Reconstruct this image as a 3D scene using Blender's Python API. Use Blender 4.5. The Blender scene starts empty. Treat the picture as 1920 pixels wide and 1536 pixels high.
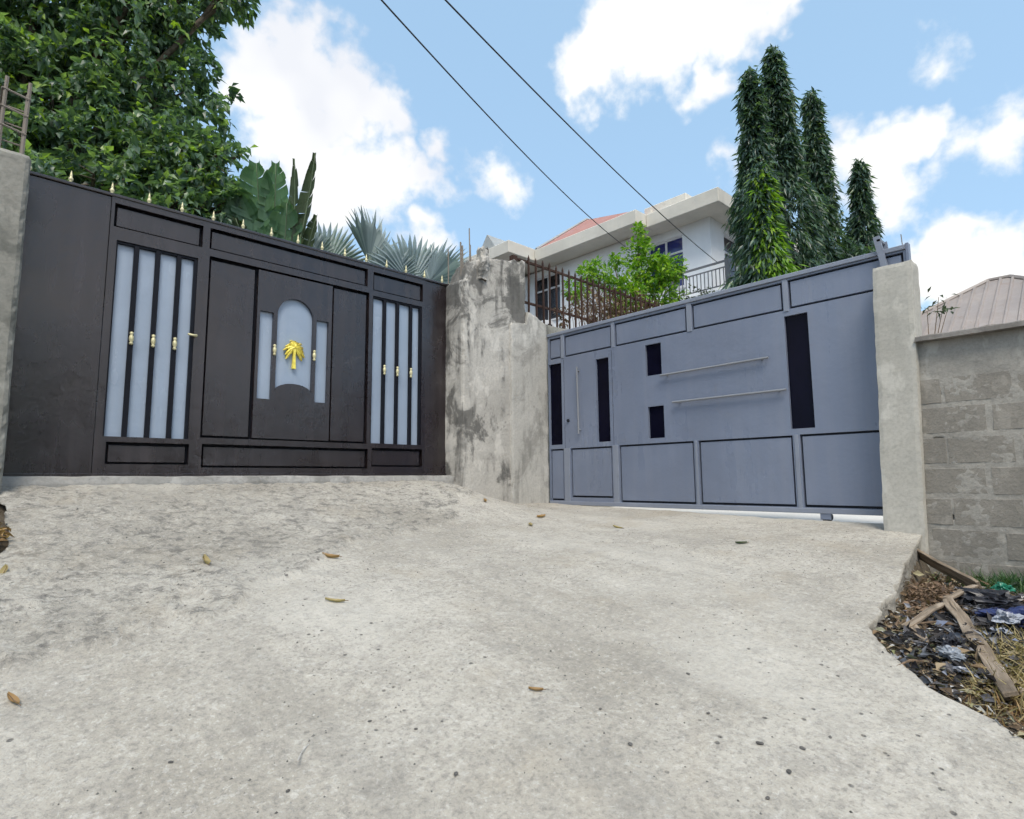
import bpy, bmesh, math, random
import numpy as np
from mathutils import Vector, Matrix, Quaternion, noise as mnoise

random.seed(7)
RNG = np.random.default_rng(11)
SC = bpy.context.scene
COL = SC.collection
PI = math.pi

# ------------------------------------------------------------------ camera
# frame of the place: X runs along the brown gate, Y along the grey gate, the camera is the origin
cd = bpy.data.cameras.new('camera'); cam = bpy.data.objects.new('camera', cd); COL.objects.link(cam)
cd.sensor_width = 36.0; cd.lens = 36.0 * 1101.33 / 1920.0
cd.clip_start = 0.05; cd.clip_end = 3000
_f = Vector((0.67899431, 0.72471337, 0.11729134)); _r = Vector((0.73041622, -0.68294838, -0.00858242)); _u = Vector((-0.07388414, -0.09149892, 0.99306046))
cam.matrix_world = Matrix(((_r.x, _u.x, -_f.x, 0), (_r.y, _u.y, -_f.y, 0), (_r.z, _u.z, -_f.z, 0), (0, 0, 0, 1)))
SC.camera = cam

# ------------------------------------------------------------------ sun and exposure
SUN = Vector((-0.34, -0.45, 0.83)).normalized()
SUN_ELEV = math.asin(SUN.z); SUN_ROT = math.atan2(SUN.x, SUN.y)
ld = bpy.data.lights.new('sun', 'SUN'); ld.energy = 1.5; ld.angle = math.radians(24); ld.color = (1.0, 0.92, 0.80)
sun = bpy.data.objects.new('sun', ld); COL.objects.link(sun); sun.location = (0, 0, 30)
sun.rotation_euler = SUN.to_track_quat('Z', 'Y').to_euler()
SC.view_settings.view_transform = 'Standard'; SC.view_settings.look = 'None'
SC.view_settings.gamma = 1.0; SC.view_settings.use_curve_mapping = False
SC.view_settings.exposure = 1.15
SC.render.engine = 'CYCLES'
SC.cycles.use_denoising = True; SC.cycles.use_adaptive_sampling = True; SC.cycles.adaptive_threshold = .02; SC.cycles.adaptive_min_samples = 10
SC.cycles.max_bounces = 5; SC.cycles.diffuse_bounces = 3; SC.cycles.glossy_bounces = 2; SC.cycles.transmission_bounces = 3

# ------------------------------------------------------------------ world: sky and clouds
# every cloud puff is a direction, an angular size and a thickness; the rest of the sky carries the same kind of puffs
PUFFS = [(0.301,0.740,0.602,0.045,1.00),(0.267,0.782,0.563,0.055,0.95),(0.342,0.748,0.569,0.065,0.95),(0.235,0.804,0.547,0.029,0.80),
(0.323,0.794,0.514,0.067,0.95),(0.392,0.733,0.556,0.041,0.85),(0.378,0.802,0.463,0.073,0.95),(0.451,0.768,0.454,0.073,0.95),
(0.505,0.731,0.459,0.044,0.80),(0.442,0.718,0.538,0.035,0.62),(0.461,0.728,0.507,0.022,0.42),(0.507,0.699,0.504,0.024,0.45),
(0.586,0.658,0.473,0.030,0.34),(0.530,0.749,0.398,0.030,0.60),(0.627,0.509,0.590,0.046,1.00),(0.654,0.451,0.608,0.065,1.00),
(0.682,0.382,0.623,0.074,1.00),(0.714,0.313,0.626,0.059,1.00),(0.736,0.265,0.623,0.037,1.00),(0.625,0.389,0.677,0.078,1.00),
(0.748,0.356,0.560,0.036,0.55),(0.868,0.227,0.441,0.048,0.85),(0.876,0.178,0.449,0.040,1.00),(0.887,0.228,0.402,0.047,0.60),
(0.840,0.138,0.525,0.020,0.30),(0.902,0.134,0.410,0.031,0.33),(0.908,0.089,0.409,0.034,0.36),(0.941,0.177,0.290,0.058,1.00),
(0.952,0.127,0.279,0.052,0.95),(0.969,0.104,0.226,0.054,0.90),(0.818,0.361,0.449,0.037,0.60)]
world = bpy.data.worlds.new('World'); SC.world = world; world.use_nodes = True
wt = world.node_tree; wt.nodes.clear()
def wn(t, **k):
    n = wt.nodes.new(t)
    for a, b in k.items(): setattr(n, a, b)
    return n
wo = wn('ShaderNodeOutputWorld'); wb = wn('ShaderNodeBackground'); wb.inputs['Strength'].default_value = 0.105
sky = wn('ShaderNodeTexSky', sky_type='NISHITA', sun_disc=False, sun_elevation=SUN_ELEV, sun_rotation=SUN_ROT)
sky.altitude = 20; sky.air_density = 1.0; sky.dust_density = 1.6; sky.ozone_density = 1.2
tc = wn('ShaderNodeTexCoord')
def wmath(op, a, b=None, c=None, clamp=False):
    n = wn('ShaderNodeMath', operation=op, use_clamp=clamp)
    for i, v in enumerate((a, b, c)):
        if v is None: continue
        if isinstance(v, (int, float)): n.inputs[i].default_value = v
        else: wt.links.new(v, n.inputs[i])
    return n.outputs[0]
nz = wn('ShaderNodeTexNoise'); nz.inputs['Scale'].default_value = 17; nz.inputs['Detail'].default_value = 5; nz.inputs['Roughness'].default_value = .58
wt.links.new(tc.outputs['Generated'], nz.inputs['Vector'])
nz2 = wn('ShaderNodeTexNoise'); nz2.inputs['Scale'].default_value = 5; nz2.inputs['Detail'].default_value = 3
wt.links.new(tc.outputs['Generated'], nz2.inputs['Vector'])
# ragged outlines: the puffs are measured from a slightly shifted direction
wz = wn('ShaderNodeTexNoise'); wz.inputs['Scale'].default_value = 7; wz.inputs['Detail'].default_value = 4; wz.inputs['Roughness'].default_value = .6
wt.links.new(tc.outputs['Generated'], wz.inputs['Vector'])
wv = wn('ShaderNodeVectorMath', operation='MULTIPLY_ADD'); wv.inputs[1].default_value = (.16, .16, .16); wv.inputs[2].default_value = (-.08, -.08, -.08)
wt.links.new(wz.outputs['Color'], wv.inputs[0])
wa = wn('ShaderNodeVectorMath', operation='ADD'); wt.links.new(tc.outputs['Generated'], wa.inputs[0]); wt.links.new(wv.outputs[0], wa.inputs[1])
acc = None
for (x, y, z, r, w) in PUFFS:
    d = wn('ShaderNodeVectorMath', operation='DISTANCE'); d.inputs[1].default_value = (x, y, z)
    wt.links.new(wa.outputs[0], d.inputs[0])
    v = wmath('MULTIPLY_ADD', d.outputs['Value'], -w / (r * 1.15), w)
    acc = v if acc is None else wmath('MAXIMUM', acc, v)
# scattered cumulus over the rest of the sky, away from the puffs laid out above
far = wn('ShaderNodeVectorMath', operation='DISTANCE'); far.inputs[1].default_value = (.62, .62, .48); wt.links.new(tc.outputs['Generated'], far.inputs[0])
gate_ = wn('ShaderNodeMapRange'); gate_.inputs['From Min'].default_value = .62; gate_.inputs['From Max'].default_value = .80; gate_.inputs['To Min'].default_value = -1.6; gate_.inputs['To Max'].default_value = 0
wt.links.new(far.outputs['Value'], gate_.inputs['Value'])
nz3 = wn('ShaderNodeTexNoise'); nz3.inputs['Scale'].default_value = 3.2; nz3.inputs['Detail'].default_value = 1; wt.links.new(tc.outputs['Generated'], nz3.inputs['Vector'])
acc = wmath('MAXIMUM', acc, wmath('ADD', wmath('MULTIPLY_ADD', nz3.outputs['Fac'], 5.0, -2.65), gate_.outputs[0]))
nn = wmath('MULTIPLY_ADD', nz.outputs['Fac'], 1.3, -.62)
dens = wmath('ADD', acc, nn)
mr = wn('ShaderNodeMapRange', interpolation_type='SMOOTHSTEP'); mr.inputs['From Min'].default_value = -.12; mr.inputs['From Max'].default_value = 0.44
wt.links.new(dens, mr.inputs['Value'])
cr = wn('ShaderNodeValToRGB'); cr.color_ramp.elements[0].position = .38; cr.color_ramp.elements[0].color = (3.85, 3.95, 4.2, 1)
cr.color_ramp.elements[1].position = .56; cr.color_ramp.elements[1].color = (4.75, 4.75, 4.7, 1)
wt.links.new(nz2.outputs['Fac'], cr.inputs['Fac'])
mx = wn('ShaderNodeMix', data_type='RGBA')
veil = wn('ShaderNodeMix', data_type='RGBA'); veil.inputs['Factor'].default_value = .60; veil.inputs[7].default_value = (2.15, 3.35, 4.5, 1)
wt.links.new(sky.outputs[0], veil.inputs[6])
wt.links.new(mr.outputs[0], mx.inputs['Factor']); wt.links.new(veil.outputs[2], mx.inputs[6]); wt.links.new(cr.outputs[0], mx.inputs[7])
wt.links.new(mx.outputs[2], wb.inputs['Color']); wt.links.new(wb.outputs[0], wo.inputs['Surface'])

# ------------------------------------------------------------------ helpers
def tag(o, label=None, cat=None, group=None, kind=None):
    if label: o['label'] = label
    if cat: o['category'] = cat
    if group: o['group'] = group
    if kind: o['kind'] = kind
    return o
def woff(o):
    v = Vector((0, 0, 0))
    while o is not None:
        v = v + o.location; o = o.parent
    return v
def thing(name, loc, label, cat, group=None):
    o = bpy.data.objects.new(name, None); COL.objects.link(o); o.location = loc; o.empty_display_size = .2
    return tag(o, label, cat, group)
def link(name, me, parent=None, loc=None):
    o = bpy.data.objects.new(name, me); COL.objects.link(o)
    if parent is not None: o.parent = parent
    if loc is not None: o.location = Vector(loc) - (woff(parent) if parent is not None else Vector((0, 0, 0)))
    return o
def mesh_np(name, V, Fq, mat, smooth=False):
    """V (n,3), Fq (m,k) all faces with k corners"""
    me = bpy.data.meshes.new(name); V = np.asarray(V, np.float32); Fq = np.asarray(Fq, np.int32); m, k = Fq.shape
    me.vertices.add(len(V)); me.vertices.foreach_set('co', V.ravel())
    me.loops.add(m * k); me.loops.foreach_set('vertex_index', Fq.ravel())
    me.polygons.add(m); me.polygons.foreach_set('loop_start', np.arange(0, m * k, k, dtype=np.int32))
    me.polygons.foreach_set('loop_total', np.full(m, k, np.int32))
    me.polygons.foreach_set('use_smooth', np.full(m, smooth))
    me.update(calc_edges=True); me.validate()
    if mat: me.materials.append(mat)
    return me
class MB:
    """collects solids in world coordinates; build() links them as one mesh"""
    def __init__(s): s.v = []; s.f = []
    def add(s, vs, fs):
        n = len(s.v); s.v += [tuple(v) for v in vs]; s.f += [tuple(i + n for i in f) for f in fs]; return s
    def box(s, x0, x1, y0, y1, z0, z1):
        return s.add([(x0,y0,z0),(x1,y0,z0),(x1,y1,z0),(x0,y1,z0),(x0,y0,z1),(x1,y0,z1),(x1,y1,z1),(x0,y1,z1)],
                     [(0,3,2,1),(4,5,6,7),(0,1,5,4),(1,2,6,5),(2,3,7,6),(3,0,4,7)])
    def beam(s, a, b, w, h, up=(0, 0, 1)):
        a = Vector(a); b = Vector(b); d = (b - a).normalized(); u = Vector(up)
        if abs(d.dot(u)) > .98: u = Vector((1, 0, 0))
        x = d.cross(u).normalized() * w / 2; y = x.cross(d).normalized() * h / 2
        vs = [a-x-y, a+x-y, a+x+y, a-x+y, b-x-y, b+x-y, b+x+y, b-x+y]
        return s.add(vs, [(0,3,2,1),(4,5,6,7),(0,1,5,4),(1,2,6,5),(2,3,7,6),(3,0,4,7)])
    def tube(s, pts, r, n=6, r1=None):
        pts = [Vector(p) for p in pts]; rings = []; N = len(pts); r1 = r if r1 is None else r1
        for i, p in enumerate(pts):
            d = (pts[min(i+1, N-1)] - pts[max(i-1, 0)]).normalized()
            u = Vector((0, 0, 1)) if abs(d.z) < .95 else Vector((1, 0, 0))
            x = d.cross(u).normalized(); y = x.cross(d); rr = r + (r1 - r) * i / max(1, N-1)
            rings.append([p + (x*math.cos(2*PI*k/n) + y*math.sin(2*PI*k/n))*rr for k in range(n)])
        vs = [v for R in rings for v in R]; fs = []
        for i in range(N-1):
            for k in range(n): fs.append((i*n+k, i*n+(k+1)%n, (i+1)*n+(k+1)%n, (i+1)*n+k))
        fs.append(tuple(range(n-1, -1, -1))); fs.append(tuple((N-1)*n+k for k in range(n)))
        return s.add(vs, fs)
    def lathe(s, prof, c=(0, 0, 0), n=10):
        vs = []; fs = []; N = len(prof)
        for (r, z) in prof:
            for k in range(n): vs.append((c[0]+r*math.cos(2*PI*k/n), c[1]+r*math.sin(2*PI*k/n), c[2]+z))
        for i in range(N-1):
            for k in range(n): fs.append((i*n+k, i*n+(k+1)%n, (i+1)*n+(k+1)%n, (i+1)*n+k))
        fs.append(tuple(range(n-1, -1, -1))); fs.append(tuple((N-1)*n+k for k in range(n)))
        return s.add(vs, fs)
    def mesh(s, name, mat, off=(0, 0, 0), smooth=False, bevel=0, fix=True):
        me = bpy.data.meshes.new(name); o = Vector(off)
        me.from_pydata([Vector(v) - o for v in s.v], [], s.f)
        if fix or bevel:
            bm = bmesh.new(); bm.from_mesh(me)
            bmesh.ops.recalc_face_normals(bm, faces=bm.faces[:])
            if bevel:
                bmesh.ops.bevel(bm, geom=bm.edges[:], offset=bevel, segments=1, profile=.5, affect='EDGES')
            bm.to_mesh(me); bm.free()
        if smooth: me.polygons.foreach_set('use_smooth', [True] * len(me.polygons))
        if mat: me.materials.append(mat)
        return me
    def build(s, name, mat, parent=None, smooth=False, bevel=0, origin=None, fix=True):
        """parented: mesh keeps the thing's origin; top level: origin or world zero"""
        off = woff(parent) if parent is not None else Vector(origin or (0, 0, 0))
        o = link(name, s.mesh(name, mat, off, smooth, bevel, fix), parent)
        if parent is None: o.location = off
        return o
def ss(a, b, t):
    t = min(1.0, max(0.0, (t - a) / (b - a))); return t * t * (3 - 2 * t)
def fbm(x, y, z, o=4):
    return mnoise.fractal((x, y, z), 1.0, 2.0, o)

# ------------------------------------------------------------------ materials
class NT:
    def __init__(s, name):
        s.m = bpy.data.materials.new(name); s.m.use_nodes = True; s.t = s.m.node_tree
        s.b = s.t.nodes['Principled BSDF']; s.out = s.t.nodes['Material Output']; s._p = None
    def n(s, t, **k):
        nd = s.t.nodes.new(t)
        for a, b in k.items(): setattr(nd, a, b)
        return nd
    def set(s, sock, v):
        if isinstance(v, (int, float)): sock.default_value = v
        elif isinstance(v, (tuple, list)): sock.default_value = tuple(v) + ((1,) if len(v) == 3 and len(sock.default_value) == 4 else ())
        else: s.t.links.new(v, sock)
    def pos(s):
        if s._p is None: s._p = s.n('ShaderNodeNewGeometry').outputs['Position']
        return s._p
    def obj(s): return s.n('ShaderNodeTexCoord').outputs['Object']
    def scale(s, vec, sc, rot=None):
        m = s.n('ShaderNodeMapping'); s.set(m.inputs['Vector'], vec); m.inputs['Scale'].default_value = sc
        if rot: m.inputs['Rotation'].default_value = rot
        return m.outputs[0]
    def noise(s, sc, det=5, rough=.55, vec=None, dist=0):
        n = s.n('ShaderNodeTexNoise'); n.inputs['Scale'].default_value = sc; n.inputs['Detail'].default_value = det
        n.inputs['Roughness'].default_value = rough; n.inputs['Distortion'].default_value = dist
        s.set(n.inputs['Vector'], vec if vec is not None else s.pos()); return n.outputs['Fac']
    def vor(s, sc, vec=None, feat='F1', out='Distance', rnd=1):
        n = s.n('ShaderNodeTexVoronoi', feature=feat); n.inputs['Scale'].default_value = sc; n.inputs['Randomness'].default_value = rnd
        s.set(n.inputs['Vector'], vec if vec is not None else s.pos()); return n.outputs[out]
    def step(s, v, a, b, lo=0.0, hi=1.0):
        n = s.n('ShaderNodeMapRange', interpolation_type='SMOOTHSTEP'); s.set(n.inputs['Value'], v)
        n.inputs['From Min'].default_value = a; n.inputs['From Max'].default_value = b
        n.inputs['To Min'].default_value = lo; n.inputs['To Max'].default_value = hi; return n.outputs[0]
    def math(s, op, a, b=0.0, clamp=False):
        n = s.n('ShaderNodeMath', operation=op, use_clamp=clamp); s.set(n.inputs[0], a); s.set(n.inputs[1], b); return n.outputs[0]
    def mix(s, f, a, b, mode='MIX'):
        n = s.n('ShaderNodeMix', data_type='RGBA', blend_type=mode); s.set(n.inputs['Factor'], f); s.set(n.inputs[6], a); s.set(n.inputs[7], b); return n.outputs[2]
    def ramp(s, f, stops):
        n = s.n('ShaderNodeValToRGB'); e = n.color_ramp.elements
        while len(e) < len(stops): e.new(.5)
        for el, (p, c) in zip(e, stops): el.position = p; el.color = tuple(c) + (1,)
        s.set(n.inputs['Fac'], f); return n.outputs['Color']
    def sep(s, v):
        n = s.n('ShaderNodeSeparateXYZ'); s.set(n.inputs[0], v); return n.outputs
    def attr(s, name): return s.n('ShaderNodeAttribute', attribute_name=name).outputs['Fac']
    def island(s): return s.n('ShaderNodeNewGeometry').outputs['Random Per Island']
    def bump(s, h, st=.3, dist=.01, prev=None):
        n = s.n('ShaderNodeBump'); n.inputs['Strength'].default_value = st; n.inputs['Distance'].default_value = dist; s.set(n.inputs['Height'], h)
        if prev is not None: s.set(n.inputs['Normal'], prev)
        return n.outputs[0]
    def done(s, col=None, rough=None, nrm=None, metal=None, spec=None):
        if col is not None: s.set(s.b.inputs['Base Color'], col)
        if rough is not None: s.set(s.b.inputs['Roughness'], rough)
        if nrm is not None: s.set(s.b.inputs['Normal'], nrm)
        if metal is not None: s.set(s.b.inputs['Metallic'], metal)
        if spec is not None: s.set(s.b.inputs['Specular IOR Level'], spec)
        return s.m
    def leafy(s, col, rough, trans):
        """principled leaf that lets some light through"""
        s.done(col, rough)
        t = s.n('ShaderNodeBsdfTranslucent'); s.set(t.inputs['Color'], s.mix(1.0, col, (1.5, 1.7, .6), 'MULTIPLY'))
        m = s.n('ShaderNodeMixShader'); m.inputs[0].default_value = trans
        s.t.links.new(s.b.outputs[0], m.inputs[1]); s.t.links.new(t.outputs[0], m.inputs[2]); s.t.links.new(m.outputs[0], s.out.inputs['Surface'])
        return s.m
M = {}
def concrete(name, c0, c1, stain=(.10, .10, .095), stain_amt=.0, streak=0.0, bump=.35, sc=1.0):
    t = NT(name)
    big = t.noise(1.3*sc, 4, .6); fine = t.noise(38*sc, 4, .68)
    col = t.ramp(big, [(.35, c0), (.65, c1)])
    col = t.mix(t.step(fine, .35, .75, 0, .55), col, tuple(v*.72 for v in c0))
    if streak:
        st = t.noise(1, 4, .66, t.scale(t.pos(), (6*sc, 6*sc, .8*sc)), .5)
        br = t.step(t.noise(2.1*sc, 4, .65), .40, .62)
        col = t.mix(t.math('MULTIPLY', t.step(st, .47, .64, 0, streak), br), col, stain)
    if stain_amt:
        sm = t.noise(1.9*sc, 5, .68, dist=.6)
        if stain_amt > .7: sm = t.math('ADD', sm, t.step(t.sep(t.pos())[2], 1.7, 2.7, 0, .13))      # algae grows thickest at the weathered head
        col = t.mix(t.step(sm, .51, .62, 0, stain_amt), col, stain)
        pl = t.noise(3.1*sc, 5, .6, t.scale(t.pos(), (1, 1, .6)))
        col = t.mix(t.step(pl, .58, .64, 0, .5), col, tuple(min(1, v*1.22) for v in c1))
    pits = t.step(t.vor(34*sc), .10, .02, 0, 1)
    col = t.mix(t.math('MULTIPLY', pits, t.step(t.noise(6, 2), .5, .6)), col, tuple(v*.45 for v in c0))
    h = t.math('ADD', t.math('MULTIPLY', fine, .6), t.math('MULTIPLY', t.noise(9*sc, 3), .8))
    h = t.math('SUBTRACT', h, t.math('MULTIPLY', pits, .35))
    M[name] = t.done(col, .9, t.bump(h, bump, .012), spec=.25); return M[name]
concrete('concrete_old', (.41, .39, .355), (.54, .515, .47), (.085, .083, .078), .80, .85, .3)
concrete('concrete_plaster', (.43, .415, .38), (.53, .51, .47), (.17, .165, .15), .45, .55, .22)
concrete('concrete_pillar', (.46, .44, .39), (.52, .50, .45), (.3, .29, .26), .12, .25, .25)
concrete('concrete_left', (.22, .215, .19), (.33, .32, .285), (.085, .088, .078), .6, .6, .3)
concrete('coping', (.24, .22, .20), (.32, .30, .28), (.12, .11, .1), .4, .2, .4)
concrete('kerb', (.30, .295, .28), (.40, .39, .37), (.12, .12, .11), .5, 0, .6)
concrete('block', (.24, .222, .193), (.295, .273, .238), (.17, .158, .14), .25, .1, .5, 1.6)
concrete('mortar', (.31, .292, .26), (.38, .36, .322), (.2, .19, .17), .3, .15, .5, 1.6)
concrete('yard', (.66, .65, .62), (.74, .73, .70), bump=.15)

# driveway slab: two pours, the older apron in front of the brown gate is coarse
t = NT('driveway_concrete'); rg = t.attr('coarse')
big = t.noise(.9, 4, .62); mid = t.noise(5.5, 5, .68); fine = t.noise(48, 4, .75)
grit_ = t.noise(21, 4, .72)
col = t.ramp(big, [(.36, (.335, .312, .268)), (.64, (.47, .445, .393))])
col = t.mix(t.step(mid, .47, .66, 0, .40), col, (.27, .255, .228))
col = t.mix(t.step(grit_, .50, .64, 0, .34), col, (.215, .203, .185))
col = t.mix(t.step(grit_, .44, .34, 0, .35), col, (.56, .545, .51))
col = t.mix(t.step(fine, .48, .70, 0, .6), col, (.17, .163, .152))
col = t.mix(t.step(fine, .44, .30, 0, .5), col, (.60, .585, .55))
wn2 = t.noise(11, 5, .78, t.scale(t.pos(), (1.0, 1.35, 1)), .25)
col = t.mix(t.math('MULTIPLY', t.step(wn2, .49, .60, 0, .72), t.math('MULTIPLY', t.step(rg, .0, 1.0, .10, 1.0), t.step(mid, .36, .56, .15, 1))), col, (.13, .125, .116))  # shade of the apron's pits put into the colour, with some dirt
dust = t.noise(.55, 3, .5, t.scale(t.pos(), (1.6, .8, 1), (0, 0, .8)))
col = t.mix(t.step(dust, .48, .66, 0, .42), col, (.47, .45, .405))
tyre = t.noise(1, 3, .5, t.scale(t.pos(), (2.6, .35, 1), (0, 0, -.72)))
col = t.mix(t.step(tyre, .54, .68, 0, .24), col, (.24, .228, .205))
vn = t.n('ShaderNodeTexVoronoi'); vn.inputs['Scale'].default_value = 21; t.set(vn.inputs['Vector'], t.pos())
pick = t.sep(vn.outputs['Color'])
pit = t.math('MULTIPLY', t.step(t.math('ADD', vn.outputs['Distance'], t.math('MULTIPLY', pick[1], .12)), .24, .12), t.math('MULTIPLY', t.step(big, .42, .56), t.step(pick[0], .62, .66)))
col = t.mix(t.math('MULTIPLY', pit, .75), col, (.085, .082, .078))
col = t.mix(t.step(t.noise(1.6, 3, .6), .55, .70, 0, .3), col, (.35, .305, .235))
h = t.math('ADD', t.math('MULTIPLY', fine, .5), t.math('MULTIPLY', mid, 1.6))
h = t.math('ADD', h, t.math('MULTIPLY', grit_, -.5))
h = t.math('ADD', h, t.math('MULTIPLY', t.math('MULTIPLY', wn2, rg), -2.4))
h = t.math('SUBTRACT', h, t.math('MULTIPLY', pit, .6))
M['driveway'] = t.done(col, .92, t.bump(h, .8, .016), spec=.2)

t = NT('soil'); a = t.noise(3, 6, .65); b = t.noise(40, 6, .7)
col = t.ramp(a, [(.3, (.06, .05, .038)), (.7, (.15, .125, .095))]); col = t.mix(t.step(b, .4, .75, 0, .6), col, (.06, .05, .04))
M['soil'] = t.done(col, .95, t.bump(t.math('ADD', b, t.noise(11, 5)), .7, .03), spec=.15)

def paint(name, c, c2, rough, streaks=.5, dirt=(.12, .10, .085), spec=.5, wear=.0):
    t = NT(name); p = t.pos()
    s1 = t.noise(1, 5, .6, t.scale(p, (9, 9, .45))); s2 = t.noise(1.2, 5, .6); s3 = t.noise(26, 4, .6)
    col = t.mix(t.step(s1, .4, .7, 0, streaks), c, c2)
    col = t.mix(t.step(t.noise(.8, 3, .55), .38, .64, 0, .55), col, tuple(v*.80 for v in c))       # uneven fading
    if wear: col = t.mix(t.step(t.noise(2.2, 7, .72, dist=.5), .60, .70, 0, wear), col, dirt)
    r = t.math('ADD', rough, t.math('MULTIPLY', t.math('SUBTRACT', s2, .5), .55)); r = t.math('ADD', r, t.math('MULTIPLY', t.math('SUBTRACT', s1, .5), .25), True)
    h = t.math('ADD', t.math('MULTIPLY', s2, 2.2), t.math('MULTIPLY', s3, .12))
    M[name] = t.done(col, r, t.bump(h, .32, .02), spec=spec); return M[name]
paint('brown_paint', (.018, .013, .015), (.044, .034, .036), .27, .6, (.07, .062, .064), .8, .3)
paint('black_paint', (.005, .006, .011), (.009, .010, .015), .55, .3, spec=.2)
paint('grey_paint', (.175, .205, .28), (.215, .238, .30), .34, .45, (.19, .19, .195), .55, .3)
paint('grey_trim', (.225, .25, .31), (.27, .29, .34), .45, .4, (.2, .19, .18), .5, .3)
paint('line_paint', (.022, .026, .036), (.035, .038, .048), .6, .3, spec=.3)
paint('silver_bar', (.22, .23, .25), (.27, .275, .29), .4, .3, spec=.5)
paint('pane_sheet', (.29, .355, .455), (.35, .41, .50), .2, .5, (.22, .27, .34), .65, .2)
paint('rust_steel', (.045, .024, .018), (.075, .038, .026), .7, .8, (.05, .03, .02), .3, .5)
paint('rebar_steel', (.22, .19, .16), (.30, .27, .24), .7, .6, (.14, .09, .06), .3, .5)
paint('house_white', (.88, .90, .93), (.83, .86, .90), .7, .4, (.6, .6, .6), .3)
paint('fascia', (.68, .65, .58), (.62, .60, .54), .7, .6, (.4, .38, .34), .3, .3)
paint('rail_grey', (.16, .165, .18), (.2, .2, .22), .5, .3)
paint('white_frame', (.74, .75, .78), (.68, .69, .72), .5, .3)
paint('roof_red', (.40, .19, .15), (.46, .24, .19), .6, .5, (.25, .1, .08), .3, .4)
paint('roof_grey', (.36, .38, .38), (.42, .44, .43), .6, .4)
paint('roof_metal', (.31, .27, .25), (.37, .33, .305), .5, .6, (.24, .17, .13), .4, .6)
paint('cable', (.03, .03, .034), (.05, .05, .055), .6, .2)
def flat(name, c, rough=.5, metal=0.0, var=.25, sc=8, spec=.5):
    t = NT(name); n = t.noise(sc, 5, .6); col = t.mix(t.step(n, .3, .7), tuple(v*(1-var) for v in c), tuple(min(1, v*(1+var)) for v in c))
    M[name] = t.done(col, rough, t.bump(t.noise(sc*6, 3), .12, .005), metal, spec); return M[name]
flat('gold', (.90, .72, .12), .4, .15, .18, 30)
flat('cream_gold', (.62, .57, .34), .4, .2, .15, 30)
flat('dark_glass', (.004, .004, .012), .16, 0, .2, 2, .08)
flat('blue_glass', (.012, .022, .16), .1, 0, .3, .8, .7)
flat('window_dark', (.012, .012, .018), .15, 0, .3, 1, .6)
flat('bark', (.12, .095, .07), .9, 0, .4, 14)
flat('twig', (.16, .11, .07), .9, 0, .35, 20)
flat('stone', (.10, .095, .09), .9, 0, .4, 20)
flat('stone_pale', (.42, .41, .39), .9, 0, .2, 20)
flat('plastic_white', (.30, .32, .37), .35, 0, .25, 18)
flat('plastic_blue', (.02, .03, .10), .35, 0, .4, 18)
flat('plastic_grey', (.24, .26, .29), .4, 0, .35, 25)
flat('plastic_green', (.02, .18, .11), .3, 0, .2, 18)
flat('plastic_black', (.02, .02, .026), .4, 0, .3, 18)
flat('pile_brown', (.20, .14, .095), .95, 0, .35, 40)
t = NT('wood'); p = t.obj(); g = t.noise(1, 6, .65, t.scale(p, (3, 40, 40)))
col = t.ramp(g, [(.3, (.10, .075, .052)), (.55, (.27, .215, .16)), (.75, (.42, .355, .285))]); col = t.mix(t.step(t.noise(5, 4), .5, .7, 0, .6), col, (.09, .075, .06))
M['wood'] = t.done(col, .85, t.bump(g, .5, .01), spec=.2)
def leafmat(name, stops, rough=.45, trans=.28):
    t = NT(name); M[name] = t.leafy(t.ramp(t.island(), stops), rough, trans); return M[name]
leafmat('leaf_tree', [(0, (.055, .10, .078)), (.4, (.105, .175, .125)), (.75, (.165, .25, .17)), (.90, (.21, .31, .15)), (1, (.28, .41, .05))], .36, .40)
leafmat('leaf_mast', [(0, (.032, .066, .060)), (.5, (.062, .115, .094)), (.85, (.10, .17, .11)), (1, (.15, .22, .08))], .36, .28)
leafmat('leaf_young_sunlit', [(0, (.10, .22, .02)), (.5, (.18, .34, .03)), (1, (.28, .42, .04))], .45, .35)
leafmat('leaf_bush', [(0, (.07, .17, .025)), (.5, (.16, .32, .035)), (1, (.32, .46, .05))], .45, .38)
leafmat('leaf_banana', [(0, (.07, .145, .08)), (.6, (.10, .195, .11)), (1, (.14, .24, .13))], .36, .3)
leafmat('leaf_dark', [(0, (.03, .05, .025)), (1, (.06, .085, .04))], .5, .2)
leafmat('leaf_fan', [(0, (.16, .215, .24)), (.6, (.25, .315, .345)), (1, (.38, .44, .46))], .5, .2)
leafmat('leaf_dry', [(0, (.16, .085, .04)), (.5, (.30, .18, .08)), (1, (.42, .28, .13))], .7, .2)
leafmat('leaf_brown', [(0, (.07, .045, .03)), (.5, (.17, .11, .07)), (1, (.30, .21, .14))], .8, .12)
leafmat('straw', [(0, (.22, .17, .08)), (.5, (.34, .27, .13)), (1, (.43, .36, .19))], .7, .2)
leafmat('grass', [(0, (.02, .06, .025)), (.6, (.035, .10, .035)), (1, (.08, .15, .04))], .5, .25)
t = NT('litter'); col = t.ramp(t.island(), [(0, (.05, .04, .03)), (.3, (.13, .09, .055)), (.55, (.26, .19, .12)), (.75, (.34, .29, .20)), (.86, (.18, .19, .08)), (.95, (.45, .44, .42)), (1, (.5, .5, .5))])
M['litter'] = t.done(col, .85, spec=.2)

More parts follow.
